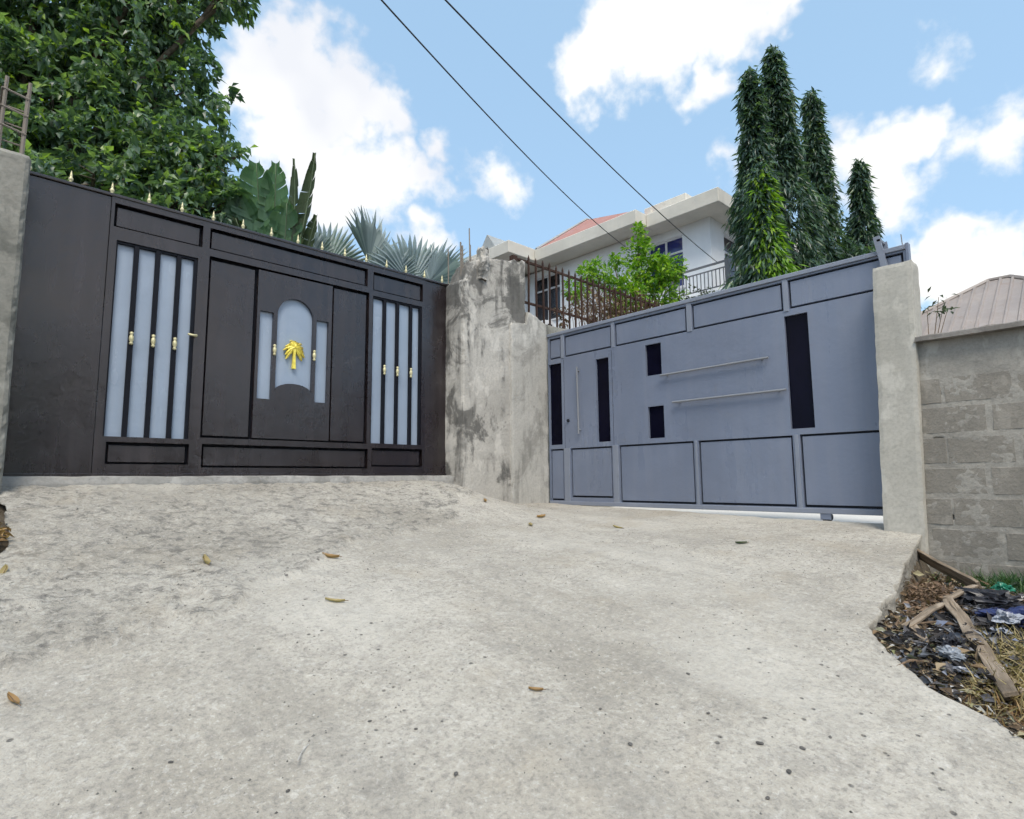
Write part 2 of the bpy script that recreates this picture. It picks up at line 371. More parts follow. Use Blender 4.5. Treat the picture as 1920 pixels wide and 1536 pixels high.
# ------------------------------------------------------------------ ground heights
def interp(x, xs, ys): return float(np.interp(x, xs, ys))
def gz(x, y):
    xc = max(x, -1.2); yc = max(y, -1.2)
    z = -1.45 + .168*xc + .2465*yc - .038*xc*yc
    if x > 0: z += .049*x*(1-ss(3.9, 5.1, x))*ss(4.0, 5.6, y)
    return z
def dirt(x): return interp(x, [-4, 0, 2.3, 2.9, 3.4, 4.4, 5.7], [-1.75, -1.55, -1.05, -.92, -.83, -.80, -.78])
def slab_right(x): return interp(x, [-3, 0, 1.5, 2.3, 2.79, 2.875, 2.96, 3.25, 3.4, 3.81, 4.376, 5.5, 5.87], [-6, -4, -1.8, -.4, .372, .485, .675, .906, .99, 1.06, 1.10, 1.236, 1.27])
def slab_left(y): return interp(y, [-6, 1.5, 3, 3.9, 4.4, 5.2, 5.72], [-3, -1.5, -.2, .10, .235, .235, .13]) + .03*fbm(y*4, 3.1, 0)
def seam(x): return interp(x, [-1, .17, .56, 1.04, 1.5, 2.67, 3.69, 4.4, 5.2], [2.9, 3.03, 3.06, 3.30, 3.62, 4.0, 4.62, 5.3, 6.5])
def surf(x, y):
    """finished driveway surface"""
    z = gz(x, y)
    d = y - seam(x) + .28*fbm(x*1.7, y*1.7, 2.0) + .05*fbm(x*9, y*9, 5)
    a = ss(-.03, .04, d)
    z += .024*a + .016*fbm(x*.9, y*.9, 7, 3) + (.004 + .010*a)*fbm(x*6, y*6, 1, 4)
    z += (.0026 + .0095*a)*fbm(x*15, y*15, 9, 4)
    return z, a
def tz(x, y):
    """natural ground"""
    if x > 5.725:
        z = -.52
        if x > 14: z = -.52 + .02*(min(x, 60)-14)
        return z if y < 5.8 else max(z, -.3)
    if y > 5.8: return -.10 + .02*fbm(x, y, 0)
    if slab_left(y)+.12 < x and y > slab_right(x): return gz(x, y) - .14
    if slab_left(y) - .02 < x and y > slab_right(x): return gz(x, y) - .05
    n = .022*fbm(x*3, y*3, 4) + .012*fbm(x*11, y*11, 8)
    if y < slab_right(x): return max(dirt(x), -1.75) + n + .05*ss(.75, .35, y)*ss(3.0, 4.2, x)*.5
    return gz(slab_left(y), y) - .03 + n*1.3 - .05*ss(0, 3, slab_left(y)-x)
def axis(dense, far):
    return sorted(set([round(v, 4) for v in dense] + far))
ax = axis(list(np.arange(-3, 2.4, .3)) + list(np.arange(2.4, 5.9, .035)) + list(np.arange(6, 24, 2.0)) + [-.6, -.3, 0, .05, .1, .15, .2, .25, .3], [-900, -300, -100, -40, -15, -6, 5.72, 5.73, 30, 50, 100, 300, 900])
ay = axis(list(np.arange(-3, .2, .3)) + list(np.arange(.2, 1.4, .035)) + list(np.arange(1.5, 5.9, .12)) + list(np.arange(6, 24, 2.0)), [-900, -300, -100, -40, -15, -6, 5.79, 5.81, 30, 50, 100, 300, 900])
V = [(x, y, tz(x, y)) for y in ay for x in ax]; nx = len(ax)
Fq = [(j*nx+i, j*nx+i+1, (j+1)*nx+i+1, (j+1)*nx+i) for j in range(len(ay)-1) for i in range(nx-1)]
tag(link('ground', mesh_np('ground', V, Fq, M['soil'], True)), 'bare brown soil around the concrete driveway', kind='structure')

xs = list(np.linspace(-3, .05, 16)[:-1]) + list(np.linspace(.05, 5.87, 300)); ts = list(np.linspace(0, 1, 290))
V = []; C = []
for v in ts:
    for x in xs:
        y0 = slab_right(x) + (.035*fbm(x*5, 1.5, 0) + .02*fbm(x*17, 4.5, 0))*ss(5.4, 4.2, x)
        y = y0 + (5.72-y0)*v
        xx = max(x, slab_left(y)); z, a = surf(xx, y)
        V.append((xx, y, z)); C.append(a)
nx = len(xs); ny = len(ts)
Fq = [(j*nx+i, j*nx+i+1, (j+1)*nx+i+1, (j+1)*nx+i) for j in range(ny-1) for i in range(nx-1)]
n0 = len(V)                                                 # the broken edge of the slab, .35 m deep
for i in range(nx):
    x, y, z = V[i]; b = .02*fbm(x*9, 2, 2)
    V.append((x, y+.012+b, z-.05)); V.append((x, y+.02+b*1.5, z-.38)); C += [.5, .5]
for i in range(nx-1):
    Fq.append((n0+2*i, n0+2*i+2, i+1, i)); Fq.append((n0+2*i+1, n0+2*i+3, n0+2*i+2, n0+2*i))
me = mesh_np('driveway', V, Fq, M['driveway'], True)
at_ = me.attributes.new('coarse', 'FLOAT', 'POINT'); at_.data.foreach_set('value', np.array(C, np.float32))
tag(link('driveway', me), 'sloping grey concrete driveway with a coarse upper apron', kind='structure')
tag(MB().box(5.965, 13.5, .6, 5.70, -.8, -.445).build('yard_pavement', M['yard']), 'pale concrete yard behind the grey gate', kind='structure')

# ------------------------------------------------------------------ rough concrete solids
def vnoise(p, s):
    return Vector((mnoise.noise((p[0]*s, p[1]*s, p[2]*s)), mnoise.noise((p[0]*s+31, p[1]*s, p[2]*s)), mnoise.noise((p[0]*s, p[1]*s+57, p[2]*s))))
def rough_block(x0, x1, y0, y1, z0, ztop, res=.05, amp=.008, lean=0.0, rnd=.012):
    """solid with uneven faces; ztop(x,y) gives the top; lean shifts y with height"""
    bmv = []; bmf = []
    nxx = max(2, int((x1-x0)/res)); nyy = max(2, int((y1-y0)/res)); zt = max(ztop(x0, y0), ztop(x1, y0), ztop((x0+x1)/2, y0)); nzz = max(3, int((zt-z0)/res))
    def P(a, b, c):
        x = x0+(x1-x0)*a; y = y0+(y1-y0)*b; z = z0+(ztop(x, y)-z0)*c
        p = Vector((x, y+lean*(z-z0), z)); q = p + amp*vnoise(p, 2.5) + amp*.6*vnoise(p, 8) + amp*.3*vnoise(p, 23)
        e = sum(1 for t in (a, b) if t < 1e-6 or t > 1-1e-6) + (1 if c > 1-1e-6 else 0)
        if e >= 2:                                                         # knocked-off arrises
            k = rnd*(.5+.9*abs(mnoise.noise(p*9))); q += Vector(((.5-a)*2*k if a in (0, 1) else 0, (.5-b)*2*k if b in (0, 1) else 0, -k if c == 1 else 0))
        return q
    def sheet(n, m, f):
        o = len(bmv)
        for j in range(m+1):
            for i in range(n+1): bmv.append(f(i/n, j/m))
        for j in range(m):
            for i in range(n): bmf.append((o+j*(n+1)+i, o+j*(n+1)+i+1, o+(j+1)*(n+1)+i+1, o+(j+1)*(n+1)+i))
    sheet(nxx, nzz, lambda a, c: P(a, 0, c)); sheet(nxx, nzz, lambda a, c: P(1-a, 1, c))
    sheet(nyy, nzz, lambda b, c: P(0, 1-b, c)); sheet(nyy, nzz, lambda b, c: P(1, b, c)); sheet(nxx, nyy, lambda a, b: P(a, b, 1))
    return bmv, bmf
def build_block(name, mat, parent, *a, **k):
    v, f = rough_block(*a, **k); mb = MB(); mb.add(v, f)
    o = mb.build(name, mat, parent, fix=False)
    bm = bmesh.new(); bm.from_mesh(o.data); bmesh.ops.remove_doubles(bm, verts=bm.verts[:], dist=.0008); bmesh.ops.recalc_face_normals(bm, faces=bm.faces[:]); bm.to_mesh(o.data); bm.free()
    return o

# threshold under the brown gate
r = thing('gate_threshold', (2.2, 5.8, -.1), 'low worn concrete sill under the brown metal gate', 'sill')
build_block('sill', M['kerb'], r, .08, 4.40, 5.70, 5.99, -.32, lambda x, y: .048, res=.05, amp=.006)

# old broken pillar between the gates, with bars standing out of its top
r = thing('concrete_pillar', (4.9, 5.75, -.3), 'tall stained old concrete pillar with a broken top between the two gates', 'pillar')
def top_old(x, y):
    base = interp(x, [4.36, 4.50, 4.53, 4.62, 4.70, 4.76, 4.84, 5.0, 5.2, 5.36, 5.5], [2.46, 2.52, 2.64, 2.80, 2.78, 2.94, 2.86, 2.88, 2.93, 2.96, 2.99])
    return base + .035*fbm(x*13, y*9, 0) + .02*fbm(x*31, y*20, 3)
build_block('shaft', M['concrete_old'], r, 4.385, 5.49, 5.555, 5.99, -.55, top_old, res=.032, amp=.008, rnd=.014)
def top_new(x, y): return interp(x, [5.15, 5.2, 5.47, 5.5, 5.62, 5.86], [2.02, 2.06, 2.10, 2.27, 2.24, 2.13]) + .012*fbm(x*11, y*9, 5)
build_block('plaster_jamb', M['concrete_plaster'], r, 5.17, 5.862, 5.525, 5.985, -.6, top_new, res=.035, amp=.005, rnd=.010)
build_block('broken_lump', M['concrete_old'], r, 4.66, 4.80, 5.50, 5.66, 2.52, lambda x, y: 2.99 + .05*fbm(x*20, y*20, 1), res=.03, amp=.05, rnd=.03)
for (x, y, z0, z1, rr) in [(4.42, 5.90, 2.3, 2.97, .008), (4.53, 5.78, 2.5, 3.06, .011), (4.575, 5.80, 2.5, 3.03, .011), (4.65, 5.75, 2.6, 3.27, .008), (4.74, 5.84, 2.7, 3.10, .008)]:
    MB().tube([(x, y, z0), (x+.004, y, (z0+z1)/2), (x+.002, y+.006, z1)], rr, 6).build('reinforcing_bar', M['rebar_steel'], r)

# left pillar with its reinforcing cage
r = thing('concrete_pillar', (-.05, 5.6, -.2), 'mossy grey concrete pillar with a bare steel cage on top', 'pillar')
build_block('shaft', M['concrete_left'], r, -.42, .222, 5.46, 5.86, -.6, lambda x, y: 2.44 + .03*x + .015*fbm(x*7, y*7, 0), res=.035, amp=.006, rnd=.02)
for (x, y) in [(.165, 5.56), (.03, 5.56), (.165, 5.78), (.03, 5.78)]:
    MB().tube([(x, y, 2.2), (x+.003, y, 2.6), (x+.012, y, 3.03+.04*random.random())], .014, 6).build('reinforcing_bar', M['rebar_steel'], r)
for z in (2.62, 2.765, 2.905):
    MB().tube([(.02, 5.55, z+.03), (.175, 5.545, z), (.175, 5.79, z+.01), (.02, 5.79, z+.02), (.02, 5.55, z+.03)], .008, 5).build('stirrup', M['rebar_steel'], r)

# right pillar of the grey gate (it leans slightly)
r = thing('concrete_pillar', (5.72, 1.37, -.5), 'smooth pale concrete pillar at the right end of the grey gate', 'pillar')
build_block('shaft', M['concrete_pillar'], r, 5.60, 5.85, 1.235, 1.53, -.95, lambda x, y: 1.775 + .008*fbm(x*7, y*9, 0), res=.035, amp=.005, lean=-.033, rnd=.008)

# ------------------------------------------------------------------ gates
def gate_left(u, z, d): return (u, 5.90 - d, z)
def gate_right(u, z, d): return (5.88 - d, u, z)
class GB(MB):
    def __init__(s, m): super().__init__(); s.m = m
    def gbox(s, u0, u1, z0, z1, d0, d1, ch=0):
        """box on a gate face; ch chamfers the front edge"""
        if not ch:
            P = [(u0,z0,d0),(u1,z0,d0),(u1,z1,d0),(u0,z1,d0),(u0,z0,d1),(u1,z0,d1),(u1,z1,d1),(u0,z1,d1)]
            return s.add([s.m(*p) for p in P], [(0,3,2,1),(4,5,6,7),(0,1,5,4),(1,2,6,5),(2,3,7,6),(3,0,4,7)])
        e = d1 - ch
        P = [(u0,z0,d0),(u1,z0,d0),(u1,z1,d0),(u0,z1,d0),(u0,z0,e),(u1,z0,e),(u1,z1,e),(u0,z1,e),(u0+ch,z0+ch,d1),(u1-ch,z0+ch,d1),(u1-ch,z1-ch,d1),(u0+ch,z1-ch,d1)]
        F = [(0,3,2,1),(8,9,10,11)]
        for k in range(4): F += [(k,(k+1)%4,4+(k+1)%4,4+k),(4+k,4+(k+1)%4,8+(k+1)%4,8+k)]
        return s.add([s.m(*p) for p in P], F)
    def plate(s, u0, u1, z0, z1, holes, d0, d1):
        """flat bar frame with rectangular openings"""
        U = sorted({u0, u1} | {v for h in holes for v in h[:2] if u0 < v < u1}); Z = sorted({z0, z1} | {v for h in holes for v in h[2:] if z0 < v < z1})
        full = {}
        for i in range(len(U)-1):
            for j in range(len(Z)-1):
                cu = (U[i]+U[i+1])/2; cz = (Z[j]+Z[j+1])/2
                full[i, j] = not any(h[0] < cu < h[1] and h[2] < cz < h[3] for h in holes)
        def q(a, b, c, d): s.add([s.m(*a), s.m(*b), s.m(*c), s.m(*d)], [(0, 1, 2, 3)])
        for (i, j), ok in full.items():
            if not ok: continue
            a, b, c, e = U[i], U[i+1], Z[j], Z[j+1]
            q((a,c,d1),(b,c,d1),(b,e,d1),(a,e,d1)); q((a,c,d0),(a,e,d0),(b,e,d0),(b,c,d0))
            if not full.get((i-1, j)): q((a,c,d0),(a,c,d1),(a,e,d1),(a,e,d0))
            if not full.get((i+1, j)): q((b,c,d0),(b,e,d0),(b,e,d1),(b,c,d1))
            if not full.get((i, j-1)): q((a,c,d0),(b,c,d0),(b,c,d1),(a,c,d1))
            if not full.get((i, j+1)): q((a,e,d0),(a,e,d1),(b,e,d1),(b,e,d0))
        return s
    def shaped(s, outer, holes, d0, d1):
        """flat sheet of any outline with shaped holes"""
        bm = bmesh.new(); ed = []
        for loop in [outer] + holes:
            vs = [bm.verts.new((u, z, 0)) for u, z in loop]
            ed += [bm.edges.new((vs[i], vs[(i+1) % len(vs)])) for i in range(len(vs))]
        bmesh.ops.triangle_fill(bm, use_beauty=True, use_dissolve=False, edges=ed)
        bm.verts.index_update(); co = [(v.co.x, v.co.y) for v in bm.verts]
        for dd in (d1, d0): s.add([s.m(u, z, dd) for u, z in co], [tuple(v.index for v in f.verts) for f in bm.faces])
        bm.free()
        for loop in [outer] + holes:
            n = len(loop); s.add([s.m(u, z, d0) for u, z in loop] + [s.m(u, z, d1) for u, z in loop], [(i, (i+1) % n, n+(i+1) % n, n+i) for i in range(n)])
        return s

# --- brown gate
g = thing('metal_gate', (2.3, 5.9, .06), 'dark brown metal gate with pale blue panes and a golden palm emblem', 'gate')
GL = gate_left
pan_T = [(.815, 1.52, 2.20, 2.412), (1.582, 3.262, 2.205, 2.412), (3.335, 4.022, 2.18, 2.40)]
pan_B = [(.873, 1.50, .152, .338), (1.607, 3.305, .128, .345), (3.355, 4.03, .15, .36)]
op_G = [(.845, 1.49, .383, 2.085), (3.333, 4.012, .411, 2.115)]
op_M = [(1.588, 3.287, .402, 2.135)]
GB(GL).plate(.79, 4.055, .058, 2.462, pan_T + pan_B + op_G + op_M, -.04, .014).build('frame', M['brown_paint'], g)
GB(GL).gbox(.80, 4.05, .07, 2.45, -.052, -.041).build('backing_sheet', M['black_paint'], g)
GB(GL).gbox(-.25, .788, .058, 2.462, -.04, .004, .003).build('side_sheet', M['brown_paint'], g)
GB(GL).gbox(4.057, 4.60, .058, 2.462, -.04, .004, .003).build('side_sheet', M['brown_paint'], g)
GB(GL).gbox(-.25, 4.60, 2.463, 2.492, -.045, .024, .006).build('top_rail', M['brown_paint'], g)
GB(GL).gbox(-.25, 4.60, .03, .075, .0145, .026, .004).build('bottom_rail', M['brown_paint'], g)
for (u0, u1, z0, z1) in pan_T + pan_B:
    GB(GL).gbox(u0+.02, u1-.022, z0+.016, z1-.024, -.04, -.012, .004).build('panel', M['brown_paint'], g)
for (u0, u1) in [(1.608, 2.022), (2.866, 3.264)]:
    GB(GL).gbox(u0, u1, .422, 2.108, -.04, -.012, .004).build('panel', M['brown_paint'], g)
def arc(cx, cz, rx, rz, a0, a1, n): return [(cx+rx*math.cos(a0+(a1-a0)*i/n), cz+rz*math.sin(a0+(a1-a0)*i/n)) for i in range(n+1)]
holeL = [(2.08, .81), (2.215, .81), (2.215, 1.70), (2.08, 1.70)]
holeR = [(2.672, .82), (2.806, .82), (2.806, 1.706), (2.672, 1.706)]
holeC = [(2.635, .90), (2.635, 1.69)] + arc(2.445, 1.69, .19, .196, 0, PI, 18)[1:] + [(2.255, .90)] + arc(2.445, .90, .19, .09, PI, 0, 12)[1:-1]
GB(GL).shaped([(2.05, .418), (2.842, .418), (2.842, 2.115), (2.05, 2.115)], [holeL, holeC, holeR], -.036, .006).build('centre_sheet', M['brown_paint'], g)
for (u0, u1, z0, z1) in [(2.072, 2.222, .80, 1.712), (2.246, 2.644, .88, 1.90), (2.664, 2.814, .81, 1.716)]:
    GB(GL).gbox(u0, u1, z0, z1, -.040, -.030).build('pane', M['pane_sheet'], g)
for bars, (u0, u1, z0, z1) in [((1.0, 1.166, 1.336), op_G[0]), ((3.50, 3.675, 3.862), op_G[1])]:
    eds = [u0] + list(bars) + [u1]
    for a, b in zip(eds[:-1], eds[1:]):
        GB(GL).gbox(a+.004, b-.004, z0-.01, z1+.01, -.0395, -.028).build('pane', M['pane_sheet'], g)
    for b in bars: GB(GL).gbox(b-.019, b+.019, z0, z1, -.0275, .006, .003).build('bar', M['black_paint'], g)
    GB(GL).gbox(u1-.028, u1, z0, z1, -.0275, .004).gbox(u0, u0+.012, z0, z1, -.0275, .004).gbox(u0, u1, z1-.022, z1, -.0275, .003).build('shade_strip', M['black_paint'], g)  # black strips standing in for the shadow inside the pane openings
prof = [(a_*.72, b_*.85) for a_, b_ in [(.006, -.068), (.020, -.062), (.022, -.048), (.013, -.036), (.024, -.022), (.026, 0), (.024, .022), (.013, .036), (.022, .048), (.020, .062), (.006, .068)]]
orn = MB().lathe(prof, n=10).mesh('bar_ornament', M['cream_gold'], smooth=True)
for (u, z) in [(1.002, 1.239), (1.168, 1.241), (1.338, 1.242), (2.235, 1.315), (2.654, 1.315), (3.502, 1.265), (3.676, 1.267), (3.863, 1.272)]:
    link('bar_ornament', orn, g, GL(u, z, .012))
fin = MB().lathe([(a_*.8, b_*.85) for a_, b_ in [(.010, -.02), (.017, 0), (.017, .010), (.009, .018), (.019, .034), (.023, .048), (.018, .062), (.009, .072), (.013, .082), (.011, .094), (.002, .135)]], n=10).mesh('finial', M['cream_gold'], smooth=True)
for u in (.23, .50, .79, 1.07, 1.338, 1.61, 1.885, 2.165, 2.445, 2.715, 2.985, 3.252, 3.52, 3.79, 4.06, 4.33): link('finial', fin, g, GL(u, 2.485, -.012))
# palm emblem: trunk and drooping fronds, all of raised metal
e = GB(GL)
e.shaped([(2.425, 1.15), (2.463, 1.15), (2.458, 1.20), (2.455, 1.30), (2.456, 1.385), (2.432, 1.385), (2.433, 1.30), (2.428, 1.20)], [], -.022, .006)
for k in range(13):
    a = math.radians(-38 + k*256/12); L = .125 + .012*math.sin(k*2.1); pts = []
    for i in range(7):
        s_ = i/6; x = math.cos(a)*L*s_; z = math.sin(a)*L*s_ - .055*s_*s_; pts.append((2.445+x*.86, 1.375+z))
    n_ = Vector((-math.sin(a), math.cos(a)))
    up = []; dn = []
    for i, (x, z) in enumerate(pts):
        w = .004 + .013*math.sin(PI*min(1, i/6*.9+.08)) + (.004 if i % 2 else -.002); up.append((x+n_.x*w, z+n_.y*w)); dn.append((x-n_.x*w, z-n_.y*w))
    dz = .002*(k % 3)
    for i in range(6):
        e.add([GL(*up[i], .002+dz), GL(*pts[i], .012+dz), GL(*pts[i+1], .010+dz-.012*((i+1)/6)**2), GL(*up[i+1], .001+dz-.012*((i+1)/6)**2), GL(*up[i], -.018), GL(*up[i+1], -.022)], [(0, 1, 2, 3), (0, 3, 5, 4)])
        e.add([GL(*dn[i], .002+dz), GL(*pts[i], .012+dz), GL(*pts[i+1], .010+dz-.012*((i+1)/6)**2), GL(*dn[i+1], .001+dz-.012*((i+1)/6)**2), GL(*dn[i], -.018), GL(*dn[i+1], -.022)], [(3, 2, 1, 0), (4, 5, 3, 0)])
em = e.build('palm_emblem', M['gold'], g, fix=False); em['label'] = 'golden palm tree emblem on the arched pane'
MB().add(*[[], []]).tube([GL(1.50, 1.338, .0), GL(1.50, 1.338, .055)], .012, 8).tube([GL(1.505, 1.338, .052), GL(1.47, 1.336, .055), GL(1.43, 1.34, .052)], .010, 8).build('door_handle', M['cream_gold'], g, smooth=True)

# --- grey gate
g = thing('metal_gate', (5.9, 3.4, -.33), 'blue grey metal sliding gate with dark slot windows and long handles', 'gate')
GR = gate_right
T2_ = [(5.29, 5.50, 1.635, 1.925), (4.435, 5.222, 1.632, 1.925), (3.375, 4.376, 1.632, 1.928), (2.305, 3.305, 1.64, 1.932), (1.26, 2.246, 1.645, 1.94)]
B2_ = [(5.27, 5.505, -.29, .396), (4.47, 5.143, -.245, .394), (3.354, 4.357, -.292, .398), (2.295, 3.295, -.29, .397), (1.26, 2.227, -.29, .40)]
W_ = [(5.285, 5.514, .452, 1.566), (4.485, 4.69, .454, 1.518), (3.72, 3.934, 1.197, 1.572), (3.712, 3.926, .456, .829), (2.082, 2.303, .458, 1.58)]
GB(GR).plate(1.24, 5.53, -.33, 1.955, T2_ + B2_ + W_, -.035, .004).build('front_sheet', M['grey_paint'], g)
GB(GR).gbox(1.245, 5.525, -.32, 1.95, -.048, -.036).build('backing_sheet', M['line_paint'], g)
for (u0, u1, z0, z1) in T2_ + B2_:
    GB(GR).gbox(u0+.02, u1-.018, z0+.022, z1-.02, -.035, -.006, .003).build('panel', M['grey_paint'], g)
for (u0, u1, z0, z1) in W_:
    GB(GR).gbox(u0-.004, u1+.004, z0-.004, z1+.004, -.0355, -.028).build('slot_window', M['dark_glass'], g)
for (a, b) in [(5.228, 5.284), (4.381, 4.43), (3.31, 3.37), (2.25, 2.30)]:            # flat bars laid over the sheet
    GB(GR).gbox(a, b, 1.625, 1.956, .0045, .012, .003).build('upright', M['grey_trim'], g)
for (a, b) in [(5.15, 5.265), (4.362, 4.465), (3.30, 3.349), (2.232, 2.29)]:
    GB(GR).gbox(a+.01, b-.01, -.33, .40, .0045, .012, .003).build('upright', M['grey_trim'], g)
GB(GR).gbox(1.24, 5.535, 1.957, 2.0, -.05, .022, .005).build('top_rail', M['grey_trim'], g)
GB(GR).gbox(1.24, 5.53, -.345, -.297, .0045, .016, .004).build('bottom_rail', M['grey_trim'], g)
GB(GR).gbox(1.215, 1.239, -.33, 2.01, -.05, .02, .003).build('end_post', M['grey_paint'], g)
def bar(u0, z0, u1, z1, w=.025):
    m = GB(GR); a = Vector(GR(u0, z0, .045)); b = Vector(GR(u1, z1, .045)); m.tube([a, b], w/2, 10)
    for t_ in (.06, .94):
        c = a.lerp(b, t_); m.tube([c, c + Vector((.045, 0, 0))], .009, 6)
    o = m.build('long_handle', M['silver_bar'], g); return o
bar(3.716, 1.172, 2.466, 1.186); bar(3.569, .845, 2.313, .843)
m = bar(4.975, 1.46, 4.966, .575, .022)
MB().tube([GR(5.172, .765, .0), GR(5.172, .765, .02)], .022, 12).tube([GR(5.172, .765, .02), GR(5.172, .765, .03)], .012, 10).build('lock', M['line_paint'], g)
GB(GR).gbox(4.432, 4.436, -.32, 1.60, .0042, .0052).gbox(5.236, 5.240, -.32, 1.60, .0042, .0052).build('door_seam', M['line_paint'], g)
MB().tube([(5.90, 2.045, -.375), (5.935, 2.045, -.375)], .048, 18).build('wheel', M['line_paint'], g)
GB(GR).gbox(2.00, 2.09, -.40, -.331, -.012, .010, .004).build('wheel_bracket', M['grey_paint'], g)
# roller guide on the pillar head
r = thing('gate_guide', (5.80, 1.41, 1.78), 'pale steel roller guide standing over the grey gate by its right pillar', 'gate guide')
MB().beam((5.845, 1.385, 1.75), (5.845, 1.445, 2.125), .05, .03, (1, 0, 0)).build('arm', M['grey_trim'], r)
MB().beam((5.97, 1.385, 1.75), (5.97, 1.42, 2.10), .05, .012, (1, 0, 0)).build('arm', M['grey_trim'], r)
MB().box(5.83, 5.985, 1.41, 1.44, 2.075, 2.095).build('cross_bar', M['grey_trim'], r)
MB().tube([(5.848, 1.40, 1.80), (5.848, 1.40, 1.92)], .016, 10).build('roller', M['line_paint'], r)
MB().tube([(5.93, 1.27, 2.0), (5.93, 1.275, 2.12)], .004, 5).build('wire_end', M['rebar_steel'], r)

# ------------------------------------------------------------------ block wall on the right
r = thing('block_wall', (5.74, -.5, -.9), 'grey concrete block wall with smeared mortar beside the right pillar', 'wall')
Yr = 1.262; HOLES = [(1.085, .645, .035, .012), (1.095, .285, .04, .011), (1.055, -.325, .035, .018)]
ys = list(np.linspace(Yr, .35, 84)) + list(np.linspace(.3, -3.2, 70)); zs = list(np.linspace(-1.15, 1.075, 170))
V = []
for z in zs:
    for y in ys:
        x = 5.6650 + .0046*fbm(y*5, z*6, 3, 4) + .0030*fbm(y*22, z*26, 6, 3)
        for (hy, hz, a, b) in HOLES:
            q = ((y-hy)/a)**2 + ((z-hz-.15*(y-hy))/b)**2
            if q < 1: x += .07*(1-q)**.5
        V.append((x, y, z))
nx = len(ys); Fq = [(j*nx+i, j*nx+i+1, (j+1)*nx+i+1, (j+1)*nx+i) for j in range(len(zs)-1) for i in range(nx-1)]
off = np.array(woff(r)); link('mortar', mesh_np('mortar', np.array(V)-off, Fq, M['mortar'], True), r)
MB().box(5.69, 5.86, -3.2, 1.10, -1.15, 1.074).box(5.69, 5.86, 1.10, 1.262, -1.15, .2).build('core', M['mortar'], r)
blk = []
for k in range(5):
    mb = MB(); L = .425; H = .212; us = [0, .012, .15, .3, .45, .6, .75, .9, .988, 1]; ws = [0, .025, .25, .5, .75, .975, 1]; n = len(us)-1; m_ = len(ws)-1
    vs = []; fs = []
    for j in range(m_+1):
        for i in range(n+1):
            u = -L/2+L*us[i]; w = -H/2+H*ws[j]; ed = i in (0, n) or j in (0, m_)
            uu = u + .006*mnoise.noise((u*30, w*30, k*5.1)); ww = w + .006*mnoise.noise((u*30, w*30, k*5.1+40))
            vs.append((.012 if ed else .0012*mnoise.noise((u*25, w*25, k*3.3)), uu, ww))
    for j in range(m_):
        for i in range(n): fs.append((j*(n+1)+i, j*(n+1)+i+1, (j+1)*(n+1)+i+1, (j+1)*(n+1)+i))
    mb.add(vs, fs); blk.append(mb.mesh('block', M['block'], fix=False))
row = 0; z = -1.0
while z < .86:
    c = (1.02, .80)[row % 2] + (.0, .03, -.04, .02)[row % 4]
    if row % 2: 
        o = link('block', blk[row % 5], r, (5.6625, 1.135, z)); o.scale = (1, .42, .96)
    while c > -3.1:
        o = link('block', blk[random.randrange(5)], r, (5.6625 + random.uniform(-.001, .002), c + random.uniform(-.006, .006), z + random.uniform(-.004, .004)))
        o.scale = (1, random.uniform(.95, 1.0), random.uniform(.93, 1.0)); c -= .45
    row += 1; z += .2385
v, f = rough_block(5.585, 5.89, -3.2, 1.185, 1.076, lambda x, y: 1.128 + .003*fbm(x*5, y*5, 0), res=.06, amp=.006)
mb = MB(); mb.add(v, f); mb.add([(5.585, -3.2, 1.076), (5.89, -3.2, 1.076), (5.89, 1.185, 1.076), (5.585, 1.185, 1.076)], [(0, 1, 2, 3)]); mb.build('coping', M['coping'], r, fix=False)

# ------------------------------------------------------------------ boundary wall and picket fence behind the grey gate
r = thing('boundary_wall', (7.6, 5.85, -.5), 'low weathered wall under the rusty picket fence behind the grey gate', 'wall')
build_block('masonry', M['concrete_left'], r, 5.93, 9.4, 5.70, 5.90, -.7, lambda x, y: 2.22 + .01*fbm(x*3, y, 0), res=.08, amp=.01)
r = thing('picket_fence', (7.5, 5.75, 2.2), 'rusty brown steel picket fence on the boundary wall beside the old pillar', 'fence')
MB().beam((5.45, 5.75, 3.075), (9.2, 5.75, 3.085), .03, .03).build('rail', M['rust_steel'], r)
MB().beam((5.5, 5.75, 2.475), (9.2, 5.75, 2.475), .03, .03).build('rail', M['rust_steel'], r)
MB().box(5.40, 5.48, 5.71, 5.79, 2.98, 3.10).build('bracket', M['rust_steel'], r)
pk = MB().box(-.011, .011, -.011, .011, -.98, .04).add([(-.011,-.011,.04),(.011,-.011,.04),(.011,.011,.04),(-.011,.011,.04),(0,0,.095)], [(0,1,4),(1,2,4),(2,3,4),(3,0,4)]).mesh('picket', M['rust_steel'])
x = 5.71
while x < 9.2:
    o = link('picket', pk, r, (x, 5.722, 3.08 + random.uniform(-.012, .012))); o.rotation_euler = (0, random.uniform(-.02, .02), 0); x += .1445
tag(MB().box(6.80, 7.02, 6.45, 6.55, 2.28, 2.58).add([], []).build('meter_box', M['white_frame'], bevel=.01, origin=(6.9, 6.5, 2.3)), 'small white box on the wall below the picket fence', 'box')
MB().box(6.86, 6.96, 6.44, 6.449, 2.34, 2.52).build('opening', M['window_dark'], bpy.data.objects['meter_box'])

